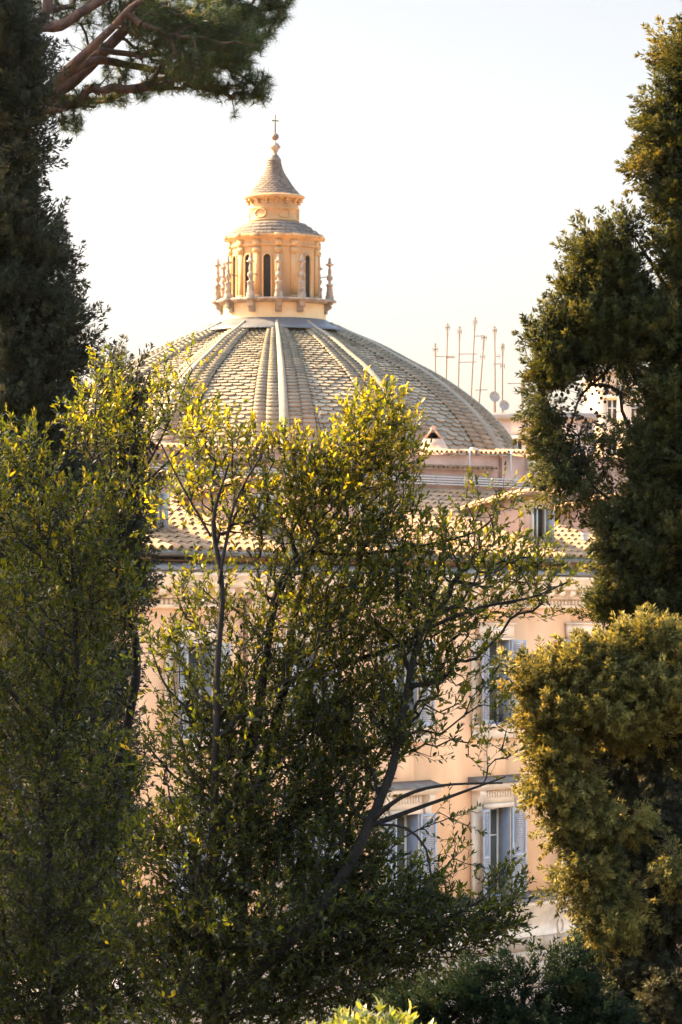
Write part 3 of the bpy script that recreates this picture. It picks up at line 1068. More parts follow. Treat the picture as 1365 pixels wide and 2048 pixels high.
def far_block(name, label, px0, px1, ptop, Yd, depth, m, wins_, roof_m='far_roof'):
    b = thing(name, (float((px0 + px1) / 2 - CX) * Yd / F, Yd, 0), label, 'building')
    x0, x1 = (px0 - CX) * Yd / F, (px1 - CX) * Yd / F
    zt = EYE + (HY - ptop) * Yd / F
    k = Yd / F
    # wall with true openings: strips between window columns
    mb = MB()
    cols = sorted(set([(a, b_) for a, b_, _, _ in wins_]))
    E3 = np.eye(3)

    def bx(mbx, a, c, y0, y1, z0, z1):
        mbx.box([(a + c) / 2, (y0 + y1) / 2, (z0 + z1) / 2], E3, [abs(c - a) / 2, abs(y1 - y0) / 2, abs(z1 - z0) / 2])
    px = px0
    for a, b_ in cols:
        bx(mb, (px - CX) * k, (a - CX) * k, Yd, Yd + .5, 0, zt)
        zs = sorted([(y0, y1) for a2, b2, y0, y1 in wins_ if a2 == a])
        yc = ptop
        for y0, y1 in zs:
            bx(mb, (a - CX) * k, (b_ - CX) * k, Yd, Yd + .5, EYE + (HY - y0) * k, EYE + (HY - yc) * k)
            yc = y1
        bx(mb, (a - CX) * k, (b_ - CX) * k, Yd, Yd + .5, 0, EYE + (HY - yc) * k)
        px = b_
    bx(mb, (px - CX) * k, x1, Yd, Yd + .5, 0, zt)
    bx(mb, x0, x1, Yd + .5, Yd + depth, 0, zt - .01)
    w = mb.build('wall', M[m], b)
    for a, b_, y0, y1 in wins_:
        wm = MB()
        xa, xb, za, zb = (a - CX) * k, (b_ - CX) * k, EYE + (HY - y1) * k, EYE + (HY - y0) * k
        for g in range(3):
            xx = xa + (xb - xa) * g / 2
            bx(wm, xx - .05, xx + .05, Yd + .1, Yd + .18, za, zb)
        zm = za + (zb - za) * .6
        bx(wm, xa + .05, (xa + xb) / 2 - .05, Yd + .11, Yd + .17, zm - .03, zm + .03)
        bx(wm, (xa + xb) / 2 + .05, xb - .05, Yd + .11, Yd + .17, zm - .03, zm + .03)
        bx(wm, xa - .25, xb + .25, Yd - .18, Yd - .002, zb + .12, zb + .3)
        wo_ = wm.build('window', M['wood'], b)
        gm = MB()
        bx(gm, xa, xb, Yd + .2, Yd + .24, za, zb)
        gm.build('glass', M['glass'], wo_)
    r_ = MB()
    bx(r_, x0 - .2, x1 + .2, Yd - .25, Yd + depth, zt + .002, zt + .32)
    bx(r_, x0, x1, Yd - .12, Yd - .002, zt - 1.15, zt - .98)
    r_.build('parapet', M[roof_m], b)
    return b


far_block('apartment_house', 'pale peach house behind the dome, flat roof crowded with aerials', 900, 1190, 838, BD, 14, 'far', [(930, 950, 884, 925), (1022, 1046, 882, 925), (1120, 1144, 882, 925)])
far_block('tall_house', 'tall cream house glimpsed through the hanging cypress boughs', 1196, 1330, 745, 230, 14, 'far2', [(1215, 1235, 800, 840), (1262, 1282, 800, 840), (1215, 1235, 890, 930), (1262, 1282, 890, 930)])

# aerials: (top x, top y, base x, base y, label, crossbars)
masts = [
    (871, 686, 872, 838, 'short aerial mast with a long side boom, nearest the dome curve', [(715, 0, 37), (700, -5, 5)]),
    (896, 646, 891, 838, 'aerial mast second from the dome with small comb at its tip', [(719, -2, 16), (656, -4, 4)]),
    (920, 652, 916, 838, 'aerial mast with two long booms reaching towards the tallest one', [(711, 0, 35), (728, 0, 34), (664, -4, 4)]),
    (951, 634, 941, 838, 'tallest leaning aerial mast, topped by a comb aerial', [(674, 0, 20), (645, -4, 4)]),
    (969, 671, 957, 838, 'leaning aerial mast with combs, just before the satellite dishes', [(716, -4, 4), (786, -9, 14), (676, -5, 5)]),
    (990, 652, 991, 838, 'upright aerial mast rising behind the satellite dishes', [(716, 0, 9), (732, -4, 14), (662, -4, 4)]),
    (1006, 686, 1005, 838, 'thin aerial mast next to the hanging cypress bough', [(695, -3, 3), (735, -4, 4)]),
    (1044, 760, 1045, 838, 'stubby aerial mast half hidden by the cypress bough', [(768, -28, 6), (790, -16, 4)]),
]
AD = BD + 2.0
zb_ = EYE + (HY - 838) * BD / F + .32
for tx, ty, bx_, by_, lab, bars in masts:
    top_, base_ = at(tx, ty, AD), at(bx_, by_, AD)
    base_[2] = zb_
    a = thing('aerial_mast', tuple(base_), lab, 'aerial', 'aerials on the flat roof')
    mb = MB()
    cones(mb, base_, top_, .042, .03, 6)
    mb.build('mast', M['mast'], a)
    mb = MB()
    kk = AD / F
    for y, d0, d1 in bars:
        t = (y - ty) / (by_ - ty)
        c = top_ + (base_ - top_) * t
        cones(mb, c + [d0 * kk, -.04, 0], c + [d1 * kk, -.04, .02], .02, .02, 5)
        n_el = max(2, int(abs(d1 - d0) / 4))
        for e in np.linspace(d0, d1, n_el):
            cones(mb, c + [e * kk, -.35, 0], c + [e * kk, .35, 0], .012, .012, 4)
            if abs(d1 - d0) < 14:
                cones(mb, c + [e * kk, -.04, -.14], c + [e * kk, -.04, .14], .014, .014, 4)
    for g in range(7):                  # comb of short rods at the tip
        z = ty + 3 + g * 4.0
        t = (z - ty) / (by_ - ty)
        c = top_ + (base_ - top_) * t
        cones(mb, c + [-.085, -.05, 0], c + [.085, -.05, 0], .013, .013, 4)
    mb.build('antenna', M['mast'], a)
for (px, py, r_, lab) in ((989, 794, 11, 'higher satellite dish on the flat roof, closer to the dome'), (1008.5, 811, 10.5, 'lower satellite dish on the flat roof, closer to the cypress')):
    c = at(px, py, BD - .1)
    d = thing('satellite_dish', (c[0], c[1] + .3, zb_), lab, 'satellite dish', 'satellite dishes on the flat roof')
    mb = MB()
    nrm = np.array([.35, -.88, .32])
    nrm /= np.linalg.norm(nrm)
    _, u, v = frame_of(nrm[None])
    u, v = u[0], v[0]
    rad_ = r_ * BD / F
    V = []
    for g in range(5):
        q_ = rad_ * g / 4 if g else .001
        for th in np.linspace(0, 2 * pi, 24, endpoint=False):
            V.append(c + u * q_ * cos(th) + v * q_ * sin(th) + nrm * (q_ / rad_) ** 2 * .07)
    V = np.array(V)
    f = [[g * 24 + j, g * 24 + (j + 1) % 24, (g + 1) * 24 + (j + 1) % 24, (g + 1) * 24 + j] for g in range(4) for j in range(24)]
    mb.add(V, f)
    mb.add(V - nrm * .025, f)
    mb.build('dish', M['dish'], d, True)
    mb = MB()
    cones(mb, [c[0], c[1] + .3, zb_], c + [0, .3, 0], .025, .025, 6)
    cones(mb, c + [0, .3, 0], c, .025, .02, 6)
    mb.build('pole', M['mast'], d)
    mb = MB()
    cones(mb, c - v * rad_ * .9, c + nrm * .3, .012, .012, 4)
    mb.box(c + nrm * .3, np.eye(3), [.03, .05, .03])
    mb.build('feed_arm', M['iron'], d)


# ------------------------------------------------------------------ trees
def blob_points(blobs, Y, rz, dens, rg, shrink=0.0):
    """blobs: (px, py, rx, ry, weight[, dY]) ellipses seen from the garden; gives points in the crown's volume"""
    out = []
    for b in blobs:
        px, py, rx, ry, w = b[:5]
        dY = b[5] if len(b) > 5 else 0
        n = max(1, int(round(dens * w * rx * ry * pi / 1e4)))
        sp = shrink * F / Y
        rx, ry = max(rx * .35, rx - sp), max(ry * .35, ry - sp)
        p = rg.normal(0, 1, (n, 3))
        p /= np.linalg.norm(p, axis=1, keepdims=True)
        p *= rg.uniform(.12, 1, (n, 1)) ** (1 / 2.4)
        k = Y / F
        c = at(px, py, Y)
        thick = min(rz, .5 * (rx + ry) * k * 1.25)
        q_ = np.stack([c[0] + p[:, 0] * rx * k, c[1] + dY + p[:, 1] * thick, c[2] + p[:, 2] * ry * k], 1)
        out.append(q_)
    return np.concatenate(out)


def limb(pts, Y, r0, r1, rg, wob=.25):
    """(px, py[, dY]) polyline -> (n,4) smooth points with radius"""
    a = []
    m = len(pts)
    for i, p in enumerate(pts):
        dY = p[2] if len(p) > 2 else 0
        q_ = at(p[0], p[1], Y) + [0, dY, 0]
        a.append([*q_, r0 + (r1 - r0) * i / max(1, m - 1)])
    a = smooth_line(a, .09)
    a[:, :2] += np.cumsum(rg.normal(0, .006, (len(a), 2)), 0) * .35
    return a


def grow(limbs, att, lam, seg, rg, bend=.5):
    """joins every point of att to the limbs by curved twigs; returns node arrays"""
    pos, par, ln, rad = [], [], [], []
    for L in limbs:
        if pos:
            A = np.array(pos)
            j = int(np.argmin(np.linalg.norm(A - L[0, :3], axis=1)))
            base = ln[j]
        else:
            j, base = -1, 0.
        for i in range(len(L)):
            pos.append(L[i, :3])
            par.append(j)
            d = np.linalg.norm(L[i, :3] - (L[i - 1, :3] if i else L[0, :3]))
            base += d
            ln.append(base)
            rad.append(L[i, 3])
            j = len(pos) - 1
    nl = len(pos)
    A = np.array(pos)
    Ln = np.array(ln)
    na = len(att)
    best = np.full(na, 1e9)
    who = np.zeros(na, int)
    for s in range(0, nl, 400):
        d = np.linalg.norm(att[:, None] - A[None, s:s + 400], axis=2) + lam * Ln[None, s:s + 400]
        j = d.argmin(1)
        v = d[np.arange(na), j]
        up_ = v < best
        best[up_] = v[up_]
        who[up_] = j[up_] + s
    alive = np.ones(na, bool)
    term = np.zeros(na, int)
    for _ in range(na):
        bb = np.where(alive, best, 1e18)
        i = int(bb.argmin())
        alive[i] = False
        j = int(who[i])
        p, a = pos[j], att[i]
        d = a - p
        L = np.linalg.norm(d)
        pj = par[j]
        dp_ = (p - pos[pj]) if pj >= 0 else UP
        dp_ = dp_ / max(np.linalg.norm(dp_), 1e-6)
        m = max(1, min(8, int(round(L / seg))))
        ctrl = p + dp_ * L * bend * .6 + d * .2 + rg.normal(0, .05 * L, 3)
        prev, base = j, ln[j]
        newi = []
        for g in range(1, m + 1):
            t = g / m
            x = (1 - t) ** 2 * p + 2 * t * (1 - t) * ctrl + t * t * a
            pos.append(x)
            par.append(prev)
            base += np.linalg.norm(x - pos[prev])
            ln.append(base)
            rad.append(0)
            prev = len(pos) - 1
            newi.append(prev)
        term[i] = prev
        idx = np.nonzero(alive)[0]
        if len(idx):
            for g in newi:
                dd = np.linalg.norm(att[idx] - pos[g], axis=1) + lam * ln[g]
                u_ = dd < best[idx]
                best[idx[u_]] = dd[u_]
                who[idx[u_]] = g
    pos, par, rad = np.array(pos), np.array(par), np.array(rad)
    cnt = np.zeros(len(pos))
    cnt[term] += 1
    for i in range(len(pos) - 1, 0, -1):
        if par[i] >= 0:
            cnt[par[i]] += cnt[i]
    return pos, par, rad, cnt, nl, term


LEAF = np.array([[0, 0, 0], [.34, .5, .02], [.34, -.5, .02], [.72, .36, -.01], [.72, -.36, -.01], [1, 0, -.08]])


def put_leaves(mb, base, axis, nrm, length, width, tint, curl):
    """folded lance leaves at base along axis with face normal nrm"""
    axis = axis / np.linalg.norm(axis, axis=1, keepdims=True)
    side = np.cross(nrm, axis)
    side /= np.maximum(np.linalg.norm(side, axis=1, keepdims=True), 1e-6)
    nr = np.cross(axis, side)
    n = len(base)
    V = base[:, None] + axis[:, None] * (LEAF[None, :, 0:1] * length[:, None, None]) + side[:, None] * (LEAF[None, :, 1:2] * width[:, None, None]) + nr[:, None] * (LEAF[None, :, 2:3] * (length * curl)[:, None, None])
    b = (np.arange(n) * 6)[:, None]
    q4 = b + np.array([1, 2, 4, 3])
    t1 = b + np.array([0, 2, 1])
    t2 = b + np.array([3, 4, 5])
    mb.add(V, np.concatenate([t1, t2]), np.concatenate([tint, tint]))
    mb.n -= len(base) * 6
    mb.v.append(np.zeros((0, 3)))
    mb.add(np.zeros((0, 3)), q4, tint)
    mb.n += n * 6


def broadleaf(name, label, Y, limbs_, blobs, dens, rz, seed, leaf=(.062, .37), nleaf=13, mat_leaf='bay', cat='tree', tone0=.42, shoot=.16, mat_bark='bark'):
    rg = np.random.default_rng(seed)
    L = [limb(p, Y, r0, r1, rg) for p, r0, r1 in limbs_]
    att = blob_points(blobs, Y, rz, dens, rg)
    pos, par, rad, cnt, nl, term = grow(L, att, .30, .11, rg)
    b0 = L[0][0, :3]
    root = thing(name, (b0[0], b0[1], b0[2]), label, cat)
    mb = MB()
    for l in L:
        k = 9 if l[0, 3] > .03 else 6
        r = l[:, 3] * (1 + rg.normal(0, .04, len(l)))
        tube(mb, l[:, :3], r, k)
    mb.build('trunk', M[mat_bark], root, True)
    mb = MB()
    i = np.arange(nl, len(pos))
    r = .0021 * np.maximum(cnt, 1) ** .46
    p = par[i]
    cones(mb, pos[p], pos[i], np.where(p < nl, r[i] * 1.15, np.minimum(r[p], r[i] * 1.5)), r[i], 4)
    # leafy shoots at the twig ends
    d = pos[term] - pos[par[term]]
    d /= np.maximum(np.linalg.norm(d, axis=1, keepdims=True), 1e-6)
    ctr = pos[term].mean(0)
    out = pos[term] - ctr
    out /= np.maximum(np.linalg.norm(out, axis=1, keepdims=True), 1e-6)
    sd = d * .7 + out * .25 + UP * .55 + rg.normal(0, .35, d.shape)
    sd /= np.linalg.norm(sd, axis=1, keepdims=True)
    sl2 = shoot * rg.uniform(.6, 1.4, len(term))
    tip = pos[term] + sd * sl2[:, None]
    cones(mb, pos[term], tip, .0024, .0012, 3)
    mb.build('branches', M[mat_bark], root)
    n = len(term)
    _, a, b = frame_of(sd)
    mbl = MB()
    tone = np.clip(rg.normal(tone0, .16, n), 0, 1)
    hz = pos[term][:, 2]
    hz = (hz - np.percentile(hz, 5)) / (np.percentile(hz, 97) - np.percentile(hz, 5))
    young = rg.uniform(0, 1, n) < np.clip(.05 + .45 * (hz - .45), .04, .5)       # fresh yellow shoots, weighted upward to colour in the sunlit top
    tone = np.clip(tone + young * .12 + .42 * (hz - .62), 0, 1)        # crown's lower shade put into the leaf tint
    for g in range(nleaf):
        keep = rg.uniform(0, 1, n) < .92
        f = 1 - (1 - (g + .5) / nleaf) ** 1.7
        ph = g * 2.4 + rg.uniform(0, 1.2, n)
        op = np.clip(1.2 - .75 * f + rg.normal(0, .18, n), .15, 1.5)
        ax = sd * np.cos(op)[:, None] + (a * np.cos(ph)[:, None] + b * np.sin(ph)[:, None]) * np.sin(op)[:, None]
        ax = ax + UP * .05 + rg.normal(0, .14, ax.shape)
        base_ = pos[term] + sd * (sl2 * (f * 1.25 - .25))[:, None]
        nr = sd * .8 + UP * .5 + rg.normal(0, .4, ax.shape)
        ll = leaf[0] * rg.uniform(.5, 1.3, n) * (1 - .2 * f)
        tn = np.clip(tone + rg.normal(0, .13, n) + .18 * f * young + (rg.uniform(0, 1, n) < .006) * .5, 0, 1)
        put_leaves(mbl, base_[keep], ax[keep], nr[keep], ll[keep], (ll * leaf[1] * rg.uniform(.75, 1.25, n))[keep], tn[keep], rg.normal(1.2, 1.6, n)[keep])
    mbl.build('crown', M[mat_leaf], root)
    return root


def plume_template(rg, nb, L, w):
    """one scaly spray: short blades round a bent axis, unit frame (axis = x)"""
    t = rg.uniform(0, 1, nb) ** .8
    ph = rg.uniform(0, 2 * pi, nb)
    env = w * np.sin(np.clip(t * .86 + .14, 0, 1) * pi) ** .6
    rr_ = env * rg.uniform(.15, 1, nb)
    c = np.stack([t * L, rr_ * np.cos(ph), rr_ * np.sin(ph)], 1)
    d = np.stack([np.ones(nb) * .9, np.cos(ph) * .75, np.sin(ph) * .75], 1) + rg.normal(0, .35, (nb, 3))
    d /= np.linalg.norm(d, axis=1, keepdims=True)
    s = np.cross(d, rg.normal(0, 1, (nb, 3)))
    s /= np.linalg.norm(s, axis=1, keepdims=True)
    bl = rg.uniform(.6, 1.25, nb) * .052
    bw = bl * .15
    V = np.stack([c - d * bl[:, None] * .35, c + s * bw[:, None], c + d * bl[:, None] * .65, c - s * bw[:, None]], 1)
    return V          # nb,4,3


def put_plumes(mb, base, axis, size, tint, tpl, rg, tj=.1, nv=None):
    axis = axis / np.linalg.norm(axis, axis=1, keepdims=True)
    _, a, b = frame_of(axis)
    ph = rg.uniform(0, 2 * pi, len(base))
    a2 = a * np.cos(ph)[:, None] + b * np.sin(ph)[:, None]
    b2 = np.cross(axis, a2)
    which = rg.integers(0, len(tpl), len(base))
    for q_ in range(len(tpl)):
        m = which == q_
        T = tpl[q_].reshape(-1, 3)
        n = int(m.sum())
        if n == 0:
            continue
        Rm = np.stack([axis[m], a2[m], b2[m]], 1)          # rows
        V = base[m][:, None] + np.einsum('pk,nkc->npc', T, Rm) * size[m][:, None, None]
        nq = len(tpl[q_])
        f = np.arange(n * nq * 4).reshape(-1, 4)
        tn = np.clip(np.repeat(tint[m], nq) + rg.normal(0, tj, n * nq), 0, 1)
        mb.add(V, f, tn)
        if nv is not None:
            mb.nr.append(np.repeat(nv[m], nq, 0))


def conifer(name, label, Y, limbs_, blobs, dens, rz, seed, mat_leaf='cypress', size=(.75, 1.35), up=.7, outw=.5, nb=56, L=.24, w=.055, droop=None, mat_bark='bark', cones_n=0, cone_blobs=None, lam=.25, npl=20, clump=.2, stretch=1.0):
    rg = np.random.default_rng(seed)
    Ls = [limb(p, Y, r0, r1, rg) for p, r0, r1 in limbs_]
    att = blob_points(blobs, Y, rz, dens, rg, clump * .95)
    pos, par, rad, cnt, nl, term = grow(Ls, att, lam, .16, rg)
    b0 = Ls[0][0, :3]
    root = thing(name, (b0[0], b0[1], b0[2]), label, 'tree')
    mb = MB()
    for l in Ls:
        tube(mb, l[:, :3], l[:, 3] * (1 + rg.normal(0, .04, len(l))), 9)
    mb.build('trunk', M[mat_bark], root, True)
    mb = MB()
    i = np.arange(nl, len(pos))
    r = .0028 * np.maximum(cnt, 1) ** .45
    p = par[i]
    cones(mb, pos[p], pos[i], np.where(p < nl, r[i] * 1.15, np.minimum(r[p], r[i] * 1.5)), r[i], 4)
    mb.build('branches', M[mat_bark], root)
    d = pos[term] - pos[par[term]]
    d /= np.maximum(np.linalg.norm(d, axis=1, keepdims=True), 1e-6)
    # crown axis: limb node nearest in height
    LN = pos[:nl]
    out = np.empty_like(d)
    for g in range(len(term)):
        x = pos[term[g]]
        j = np.argmin(np.abs(LN[:, 2] - x[2]) + .3 * np.linalg.norm(LN[:, :2] - x[:2], axis=1))
        out[g] = x - LN[j]
    out[:, 2] *= .3
    out /= np.maximum(np.linalg.norm(out, axis=1, keepdims=True), 1e-6)
    upv = np.full(len(term), up)
    if droop is not None:
        upv = np.where(droop(pos[term]), -.7, up)
    tpl = [plume_template(rg, nb, L, w) for _ in range(5)]
    # each twig end carries a rounded clump of sprays
    mbl = MB()
    n = len(term)
    tone = np.clip(rg.normal(.42, .18, n), .05, .85)
    rc = clump * rg.uniform(.45, 1.5, n)
    cdir = d * .3 + out * outw + UP * upv[:, None]
    cdir /= np.linalg.norm(cdir, axis=1, keepdims=True)
    for g in range(npl):
        v = rg.normal(0, 1, d.shape)
        v /= np.linalg.norm(v, axis=1, keepdims=True)
        sd = v * .85 + cdir * .75
        sd /= np.linalg.norm(sd, axis=1, keepdims=True)
        base = pos[term] + (v + cdir * .25) * (rc * rg.uniform(.1, 1.0, n))[:, None] * np.array([1, 1, stretch])
        put_plumes(mbl, base, sd, rg.uniform(size[0], size[1], n), np.clip(tone + rg.normal(0, .07, n), 0, .95), tpl, rg, nv=v)
    mbl.build('crown', M[mat_leaf], root)
    if cones_n:
        cm = MB()
        cp_ = blob_points(cone_blobs, Y, .4, 1, rg)
        cp_ = blob_points(cone_blobs, Y, .4, cones_n / max(1, len(cp_)), rg)
        for c in cp_:
            j = np.argmin(np.linalg.norm(pos - c, axis=1))
            cones(cm, pos[j], c + [0, 0, .02], .003, .002, 3)
            rc = rg.uniform(.013, .02)
            lathe(cm, [(0, rc), (rc * .7, rc * .7), (rc, 0), (rc * .7, -rc * .7), (0, -rc)], c, 7)
        co_ = cm.build('cones', M['cone'], root)
        co_['kind'] = 'stuff'
    return root


def gpx(Y):
    """photo row of the hillside at distance Y"""
    return HY + (EYE - ground_z(Y)) * F / Y + 40


# --- bay laurel in the middle
YB = 30.0
gb = gpx(YB)
center_limbs = [
    ([(450, gb, .1), (420, 2040), (400, 1900), (422, 1713), (460, 1610), (501, 1473), (525, 1337), (545, 1200), (575, 1130)], .075, .022),
    ([(420, 2040, .1), (470, 1900, .2), (494, 1644, .25), (528, 1542, .3), (573, 1354, .3), (586, 1234, .3), (625, 1100, .3), (680, 1010, .25), (715, 900, .2), (745, 800, .2)], .065, .012),
    ([(410, 1950, -.1), (432, 1610, -.3), (434, 1542, -.35), (439, 1337, -.35), (446, 1168, -.3), (430, 1050, -.3), (446, 975, -.3), (460, 930, -.3)], .04, .008),
    ([(440, 1168, -.3), (458, 1065, -.3), (470, 1012, -.35), (499, 954, -.4), (530, 905, -.4)], .016, .006),
    ([(430, 2030, -.1), (472, 1977, -.2), (590, 1865, -.3), (690, 1740, -.3), (740, 1640, -.25), (785, 1530, -.2), (810, 1400, -.2), (840, 1270, -.2), (900, 1190, -.1)], .06, .018),
    ([(740, 1640, -.25), (800, 1590, -.4), (880, 1565, -.5), (1000, 1560, -.5)], .022, .007),
    ([(735, 1650, -.25), (800, 1625, -.3), (870, 1600, -.3), (940, 1575, -.3), (1010, 1550, -.3)], .026, .006),
    ([(760, 1645, -.3), (810, 1650, -.4), (850, 1690, -.45), (862, 1770, -.45)], .013, .006),
    ([(560, 1370, .3), (640, 1340, .1), (700, 1325, 0), (800, 1290, -.1), (870, 1250, -.2), (960, 1215, -.2), (1060, 1195, -.2), (1130, 1165, -.2)], .028, .007),
    ([(549, 1221, 0), (577, 1151, -.1), (610, 1106, -.2), (684, 1057, -.2), (760, 990, -.2)], .022, .007),
    ([(625, 1100, .3), (700, 1110, .2), (850, 1090, .1), (960, 1060, .1), (1010, 1010, .1)], .02, .006),
    ([(600, 1860, -.1), (760, 1880, 0), (880, 1840, 0), (960, 1790, -.3), (1000, 1740, -.2)], .014, .005),
    ([(501, 1473, 0), (420, 1440, -.2), (340, 1380, -.2), (300, 1290, -.2)], .018, .006),
    ([(460, 1610, 0), (360, 1560, -.1), (290, 1480, -.1)], .018, .006),
    ([(425, 1075, -.3), (360, 960, -.3), (320, 880, -.3)], .012, .005),
]
center_blobs = [
    (748, 855, 62, 95, 1.5), (695, 935, 75, 85, 1.4), (790, 905, 55, 85, 1.3), (640, 965, 75, 65, 1.3), (590, 930, 50, 50, .9),
    (430, 880, 60, 55, .85), (500, 900, 55, 40, .9), (555, 905, 45, 35, .9), (400, 940, 60, 50, .8), (360, 1010, 50, 50, .5),
    (470, 1010, 110, 80, .85), (560, 1030, 90, 70, .9), (680, 1040, 125, 85, 1.4), (790, 1010, 50, 60, .9),
    (660, 1150, 165, 80, 1.3), (850, 1105, 110, 65, 1.1), (960, 1040, 55, 60, .5), (1000, 1125, 110, 55, .9), (1085, 1150, 65, 45, .8), (920, 1195, 170, 60, .9), (1010, 1000, 35, 35, .4),
    (760, 1235, 190, 70, 1.4), (600, 1285, 130, 90, 1.2), (780, 1330, 140, 75, 1.4), (930, 1295, 75, 60, .55), (960, 1400, 65, 50, .4), (1060, 1215, 60, 30, .5),
    (420, 1190, 80, 70, 0.75), (400, 1330, 105, 105, 0.80), (560, 1420, 160, 100, 1.76), (720, 1450, 115, 85, 1.89), (870, 1385, 60, 55, 0.70), (330, 1270, 50, 50, 0.40),
    (380, 1490, 105, 90, 1.08), (520, 1560, 165, 100, 1.89), (680, 1570, 95, 80, 1.89), (855, 1480, 50, 50, 0.50), (975, 1490, 50, 60, 0.40), (800, 1480, 40, 60, 1.08),
    (420, 1690, 170, 105, 1.89), (640, 1700, 130, 100, 2.03), (560, 1830, 240, 110, 2.16), (770, 1850, 140, 100, 2.03), (900, 1860, 110, 65, 1.76), (1005, 1780, 45, 55, 1.08), (975, 1850, 65, 55, 1.49), (700, 1960, 190, 70, 2.03), (850, 1765, 65, 50, 1.08), (900, 1660, 60, 50, 0.25), (920, 1720, 50, 40, 0.30), (480, 1960, 200, 90, 2.03), (300, 1850, 100, 90, 1.62), (740, 1700, 50, 70, 1.35), (450, 2065, 260, 60, 1.2),
]
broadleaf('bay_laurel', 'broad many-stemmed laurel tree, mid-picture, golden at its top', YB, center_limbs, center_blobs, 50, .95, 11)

# --- bay laurel at the left
YL = 31.5
gl_ = gpx(YL)
left_limbs = [
    ([(120, gl_, .1), (110, 2000), (100, 1850), (95, 1700), (120, 1500), (155, 1330), (150, 1200), (143, 1080)], .075, .012),
    ([(105, 1900, .2), (200, 1650, .3), (260, 1420, .3), (268, 1300, .3), (235, 1150, .25), (238, 1040, .2), (255, 975, .2)], .05, .02),
    ([(255, 975, .2), (258, 900, .2), (275, 800, .15), (300, 740, .1)], .014, .005),
    ([(250, 985, .2), (290, 930, .1), (330, 860, .05), (385, 740, 0)], .016, .005),
    ([(262, 985, .2), (330, 930, 0), (390, 880, -.1), (420, 850, -.1)], .013, .005),
    ([(243, 1010, .2), (205, 940, .1), (190, 860, .05), (195, 770, .1)], .014, .005),
    ([(143, 1080), (100, 980, .1), (60, 900, .1), (40, 850, .1)], .014, .006),
    ([(120, 1500), (40, 1400, -.1), (-60, 1300, -.1), (-140, 1200, 0)], .03, .01),
    ([(100, 1800), (0, 1700, -.2), (-120, 1600, -.2)], .03, .01),
    ([(110, 1950), (220, 1880, -.2), (300, 1820, -.2)], .03, .01),
]
left_blobs = [
    (210, 800, 55, 55, 1.0), (165, 850, 45, 40, 1.0), (130, 890, 25, 25, .7), (335, 780, 50, 42, .9), (385, 840, 50, 55, .9), (300, 860, 55, 40, .7), (225, 880, 70, 50, 1.0), (205, 735, 18, 30, .8), (385, 725, 20, 20, .6),
    (35, 900, 55, 55, 1.2), (55, 1000, 85, 90, 1.3), (160, 1060, 95, 95, 1.3), (250, 1010, 65, 75, .7), (90, 1200, 120, 110, 1.4), (215, 1185, 80, 90, 1.2), (55, 1390, 105, 115, 1.4), (185, 1350, 85, 100, 1.1), (130, 1540, 145, 110, 1.3), (260, 1250, 50, 45, .5), (110, 1740, 185, 140, 1.4), (250, 1680, 55, 75, 1.0), (150, 1940, 200, 120, 1.4), (330, 1960, 120, 90, 1.2), (310, 960, 60, 50, .4), (120, 2070, 230, 60, 1.4), (40, 1990, 130, 80, 1.4),
    (-110, 1250, 110, 160, .8), (-120, 1560, 120, 170, .8), (-100, 1880, 120, 160, .8), (-80, 1000, 70, 90, .8),
]
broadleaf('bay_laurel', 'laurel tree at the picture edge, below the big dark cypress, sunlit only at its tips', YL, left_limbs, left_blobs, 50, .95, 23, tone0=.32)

# --- bright shrub in the sun at the bottom
YS = 15.0
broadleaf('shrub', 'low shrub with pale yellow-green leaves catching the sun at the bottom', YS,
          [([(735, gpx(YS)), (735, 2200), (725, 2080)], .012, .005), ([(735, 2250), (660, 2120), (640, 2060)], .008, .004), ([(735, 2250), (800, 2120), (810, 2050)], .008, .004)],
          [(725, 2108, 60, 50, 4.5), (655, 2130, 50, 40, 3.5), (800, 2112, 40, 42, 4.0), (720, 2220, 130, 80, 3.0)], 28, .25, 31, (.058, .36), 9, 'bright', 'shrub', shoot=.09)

# --- dark cypress at the left
YC = 44.5
gc = gpx(YC)
broad = [
    (6, 80, 75, 90, 1), (36, 140, 55, 90, 1.2), (16, 230, 65, 90, 1.2), (26, 320, 55, 70, .9), (6, 400, 70, 60, 1.2), (16, 470, 85, 80, 1.2), (66, 430, 25, 30, .9), (76, 500, 50, 60, 1.1), (106, 545, 38, 45, 1),
    (16, 590, 110, 90, 1.3), (106, 640, 50, 70, 1.1), (151, 645, 22, 40, .9), (56, 720, 110, 90, 1.3), (6, 820, 110, 100, 1.3), (86, 830, 70, 80, 1.2), (146, 690, 28, 30, .8),
    (80, 950, 130, 120, 1.2), (70, 1120, 150, 120, 1.2), (80, 1300, 150, 120, 1.2), (90, 1480, 150, 120, 1.2), (90, 1660, 160, 120, 1.2), (90, 1850, 160, 140, 1.1),
    (-70, 200, 80, 150, .6), (-80, 500, 100, 180, .6), (-90, 850, 120, 200, .6), (-60, -60, 80, 130, .6), (-50, -200, 60, 120, .6),
]
conifer('cypress', 'tall dark cypress filling the upper corner beside the pine, in deep shade', YC,
        [([(-10, gc), (-10, 1700), (-5, 1200), (0, 700), (0, 300), (-30, 0), (-50, -280)], .26, .03),
         ([(-5, 1000), (60, 850), (130, 760), (190, 690)], .05, .015), ([(0, 700), (60, 620), (140, 550)], .05, .015), ([(-5, 800), (80, 720), (190, 630)], .05, .015), ([(0, 560), (60, 480), (110, 420)], .05, .012)],
        broad, 5.5, 1.1, 41, 'cypress', (.8, 1.4), w=.07, npl=26, clump=.27, stretch=1.35, up=.9)
YC2 = 46.0
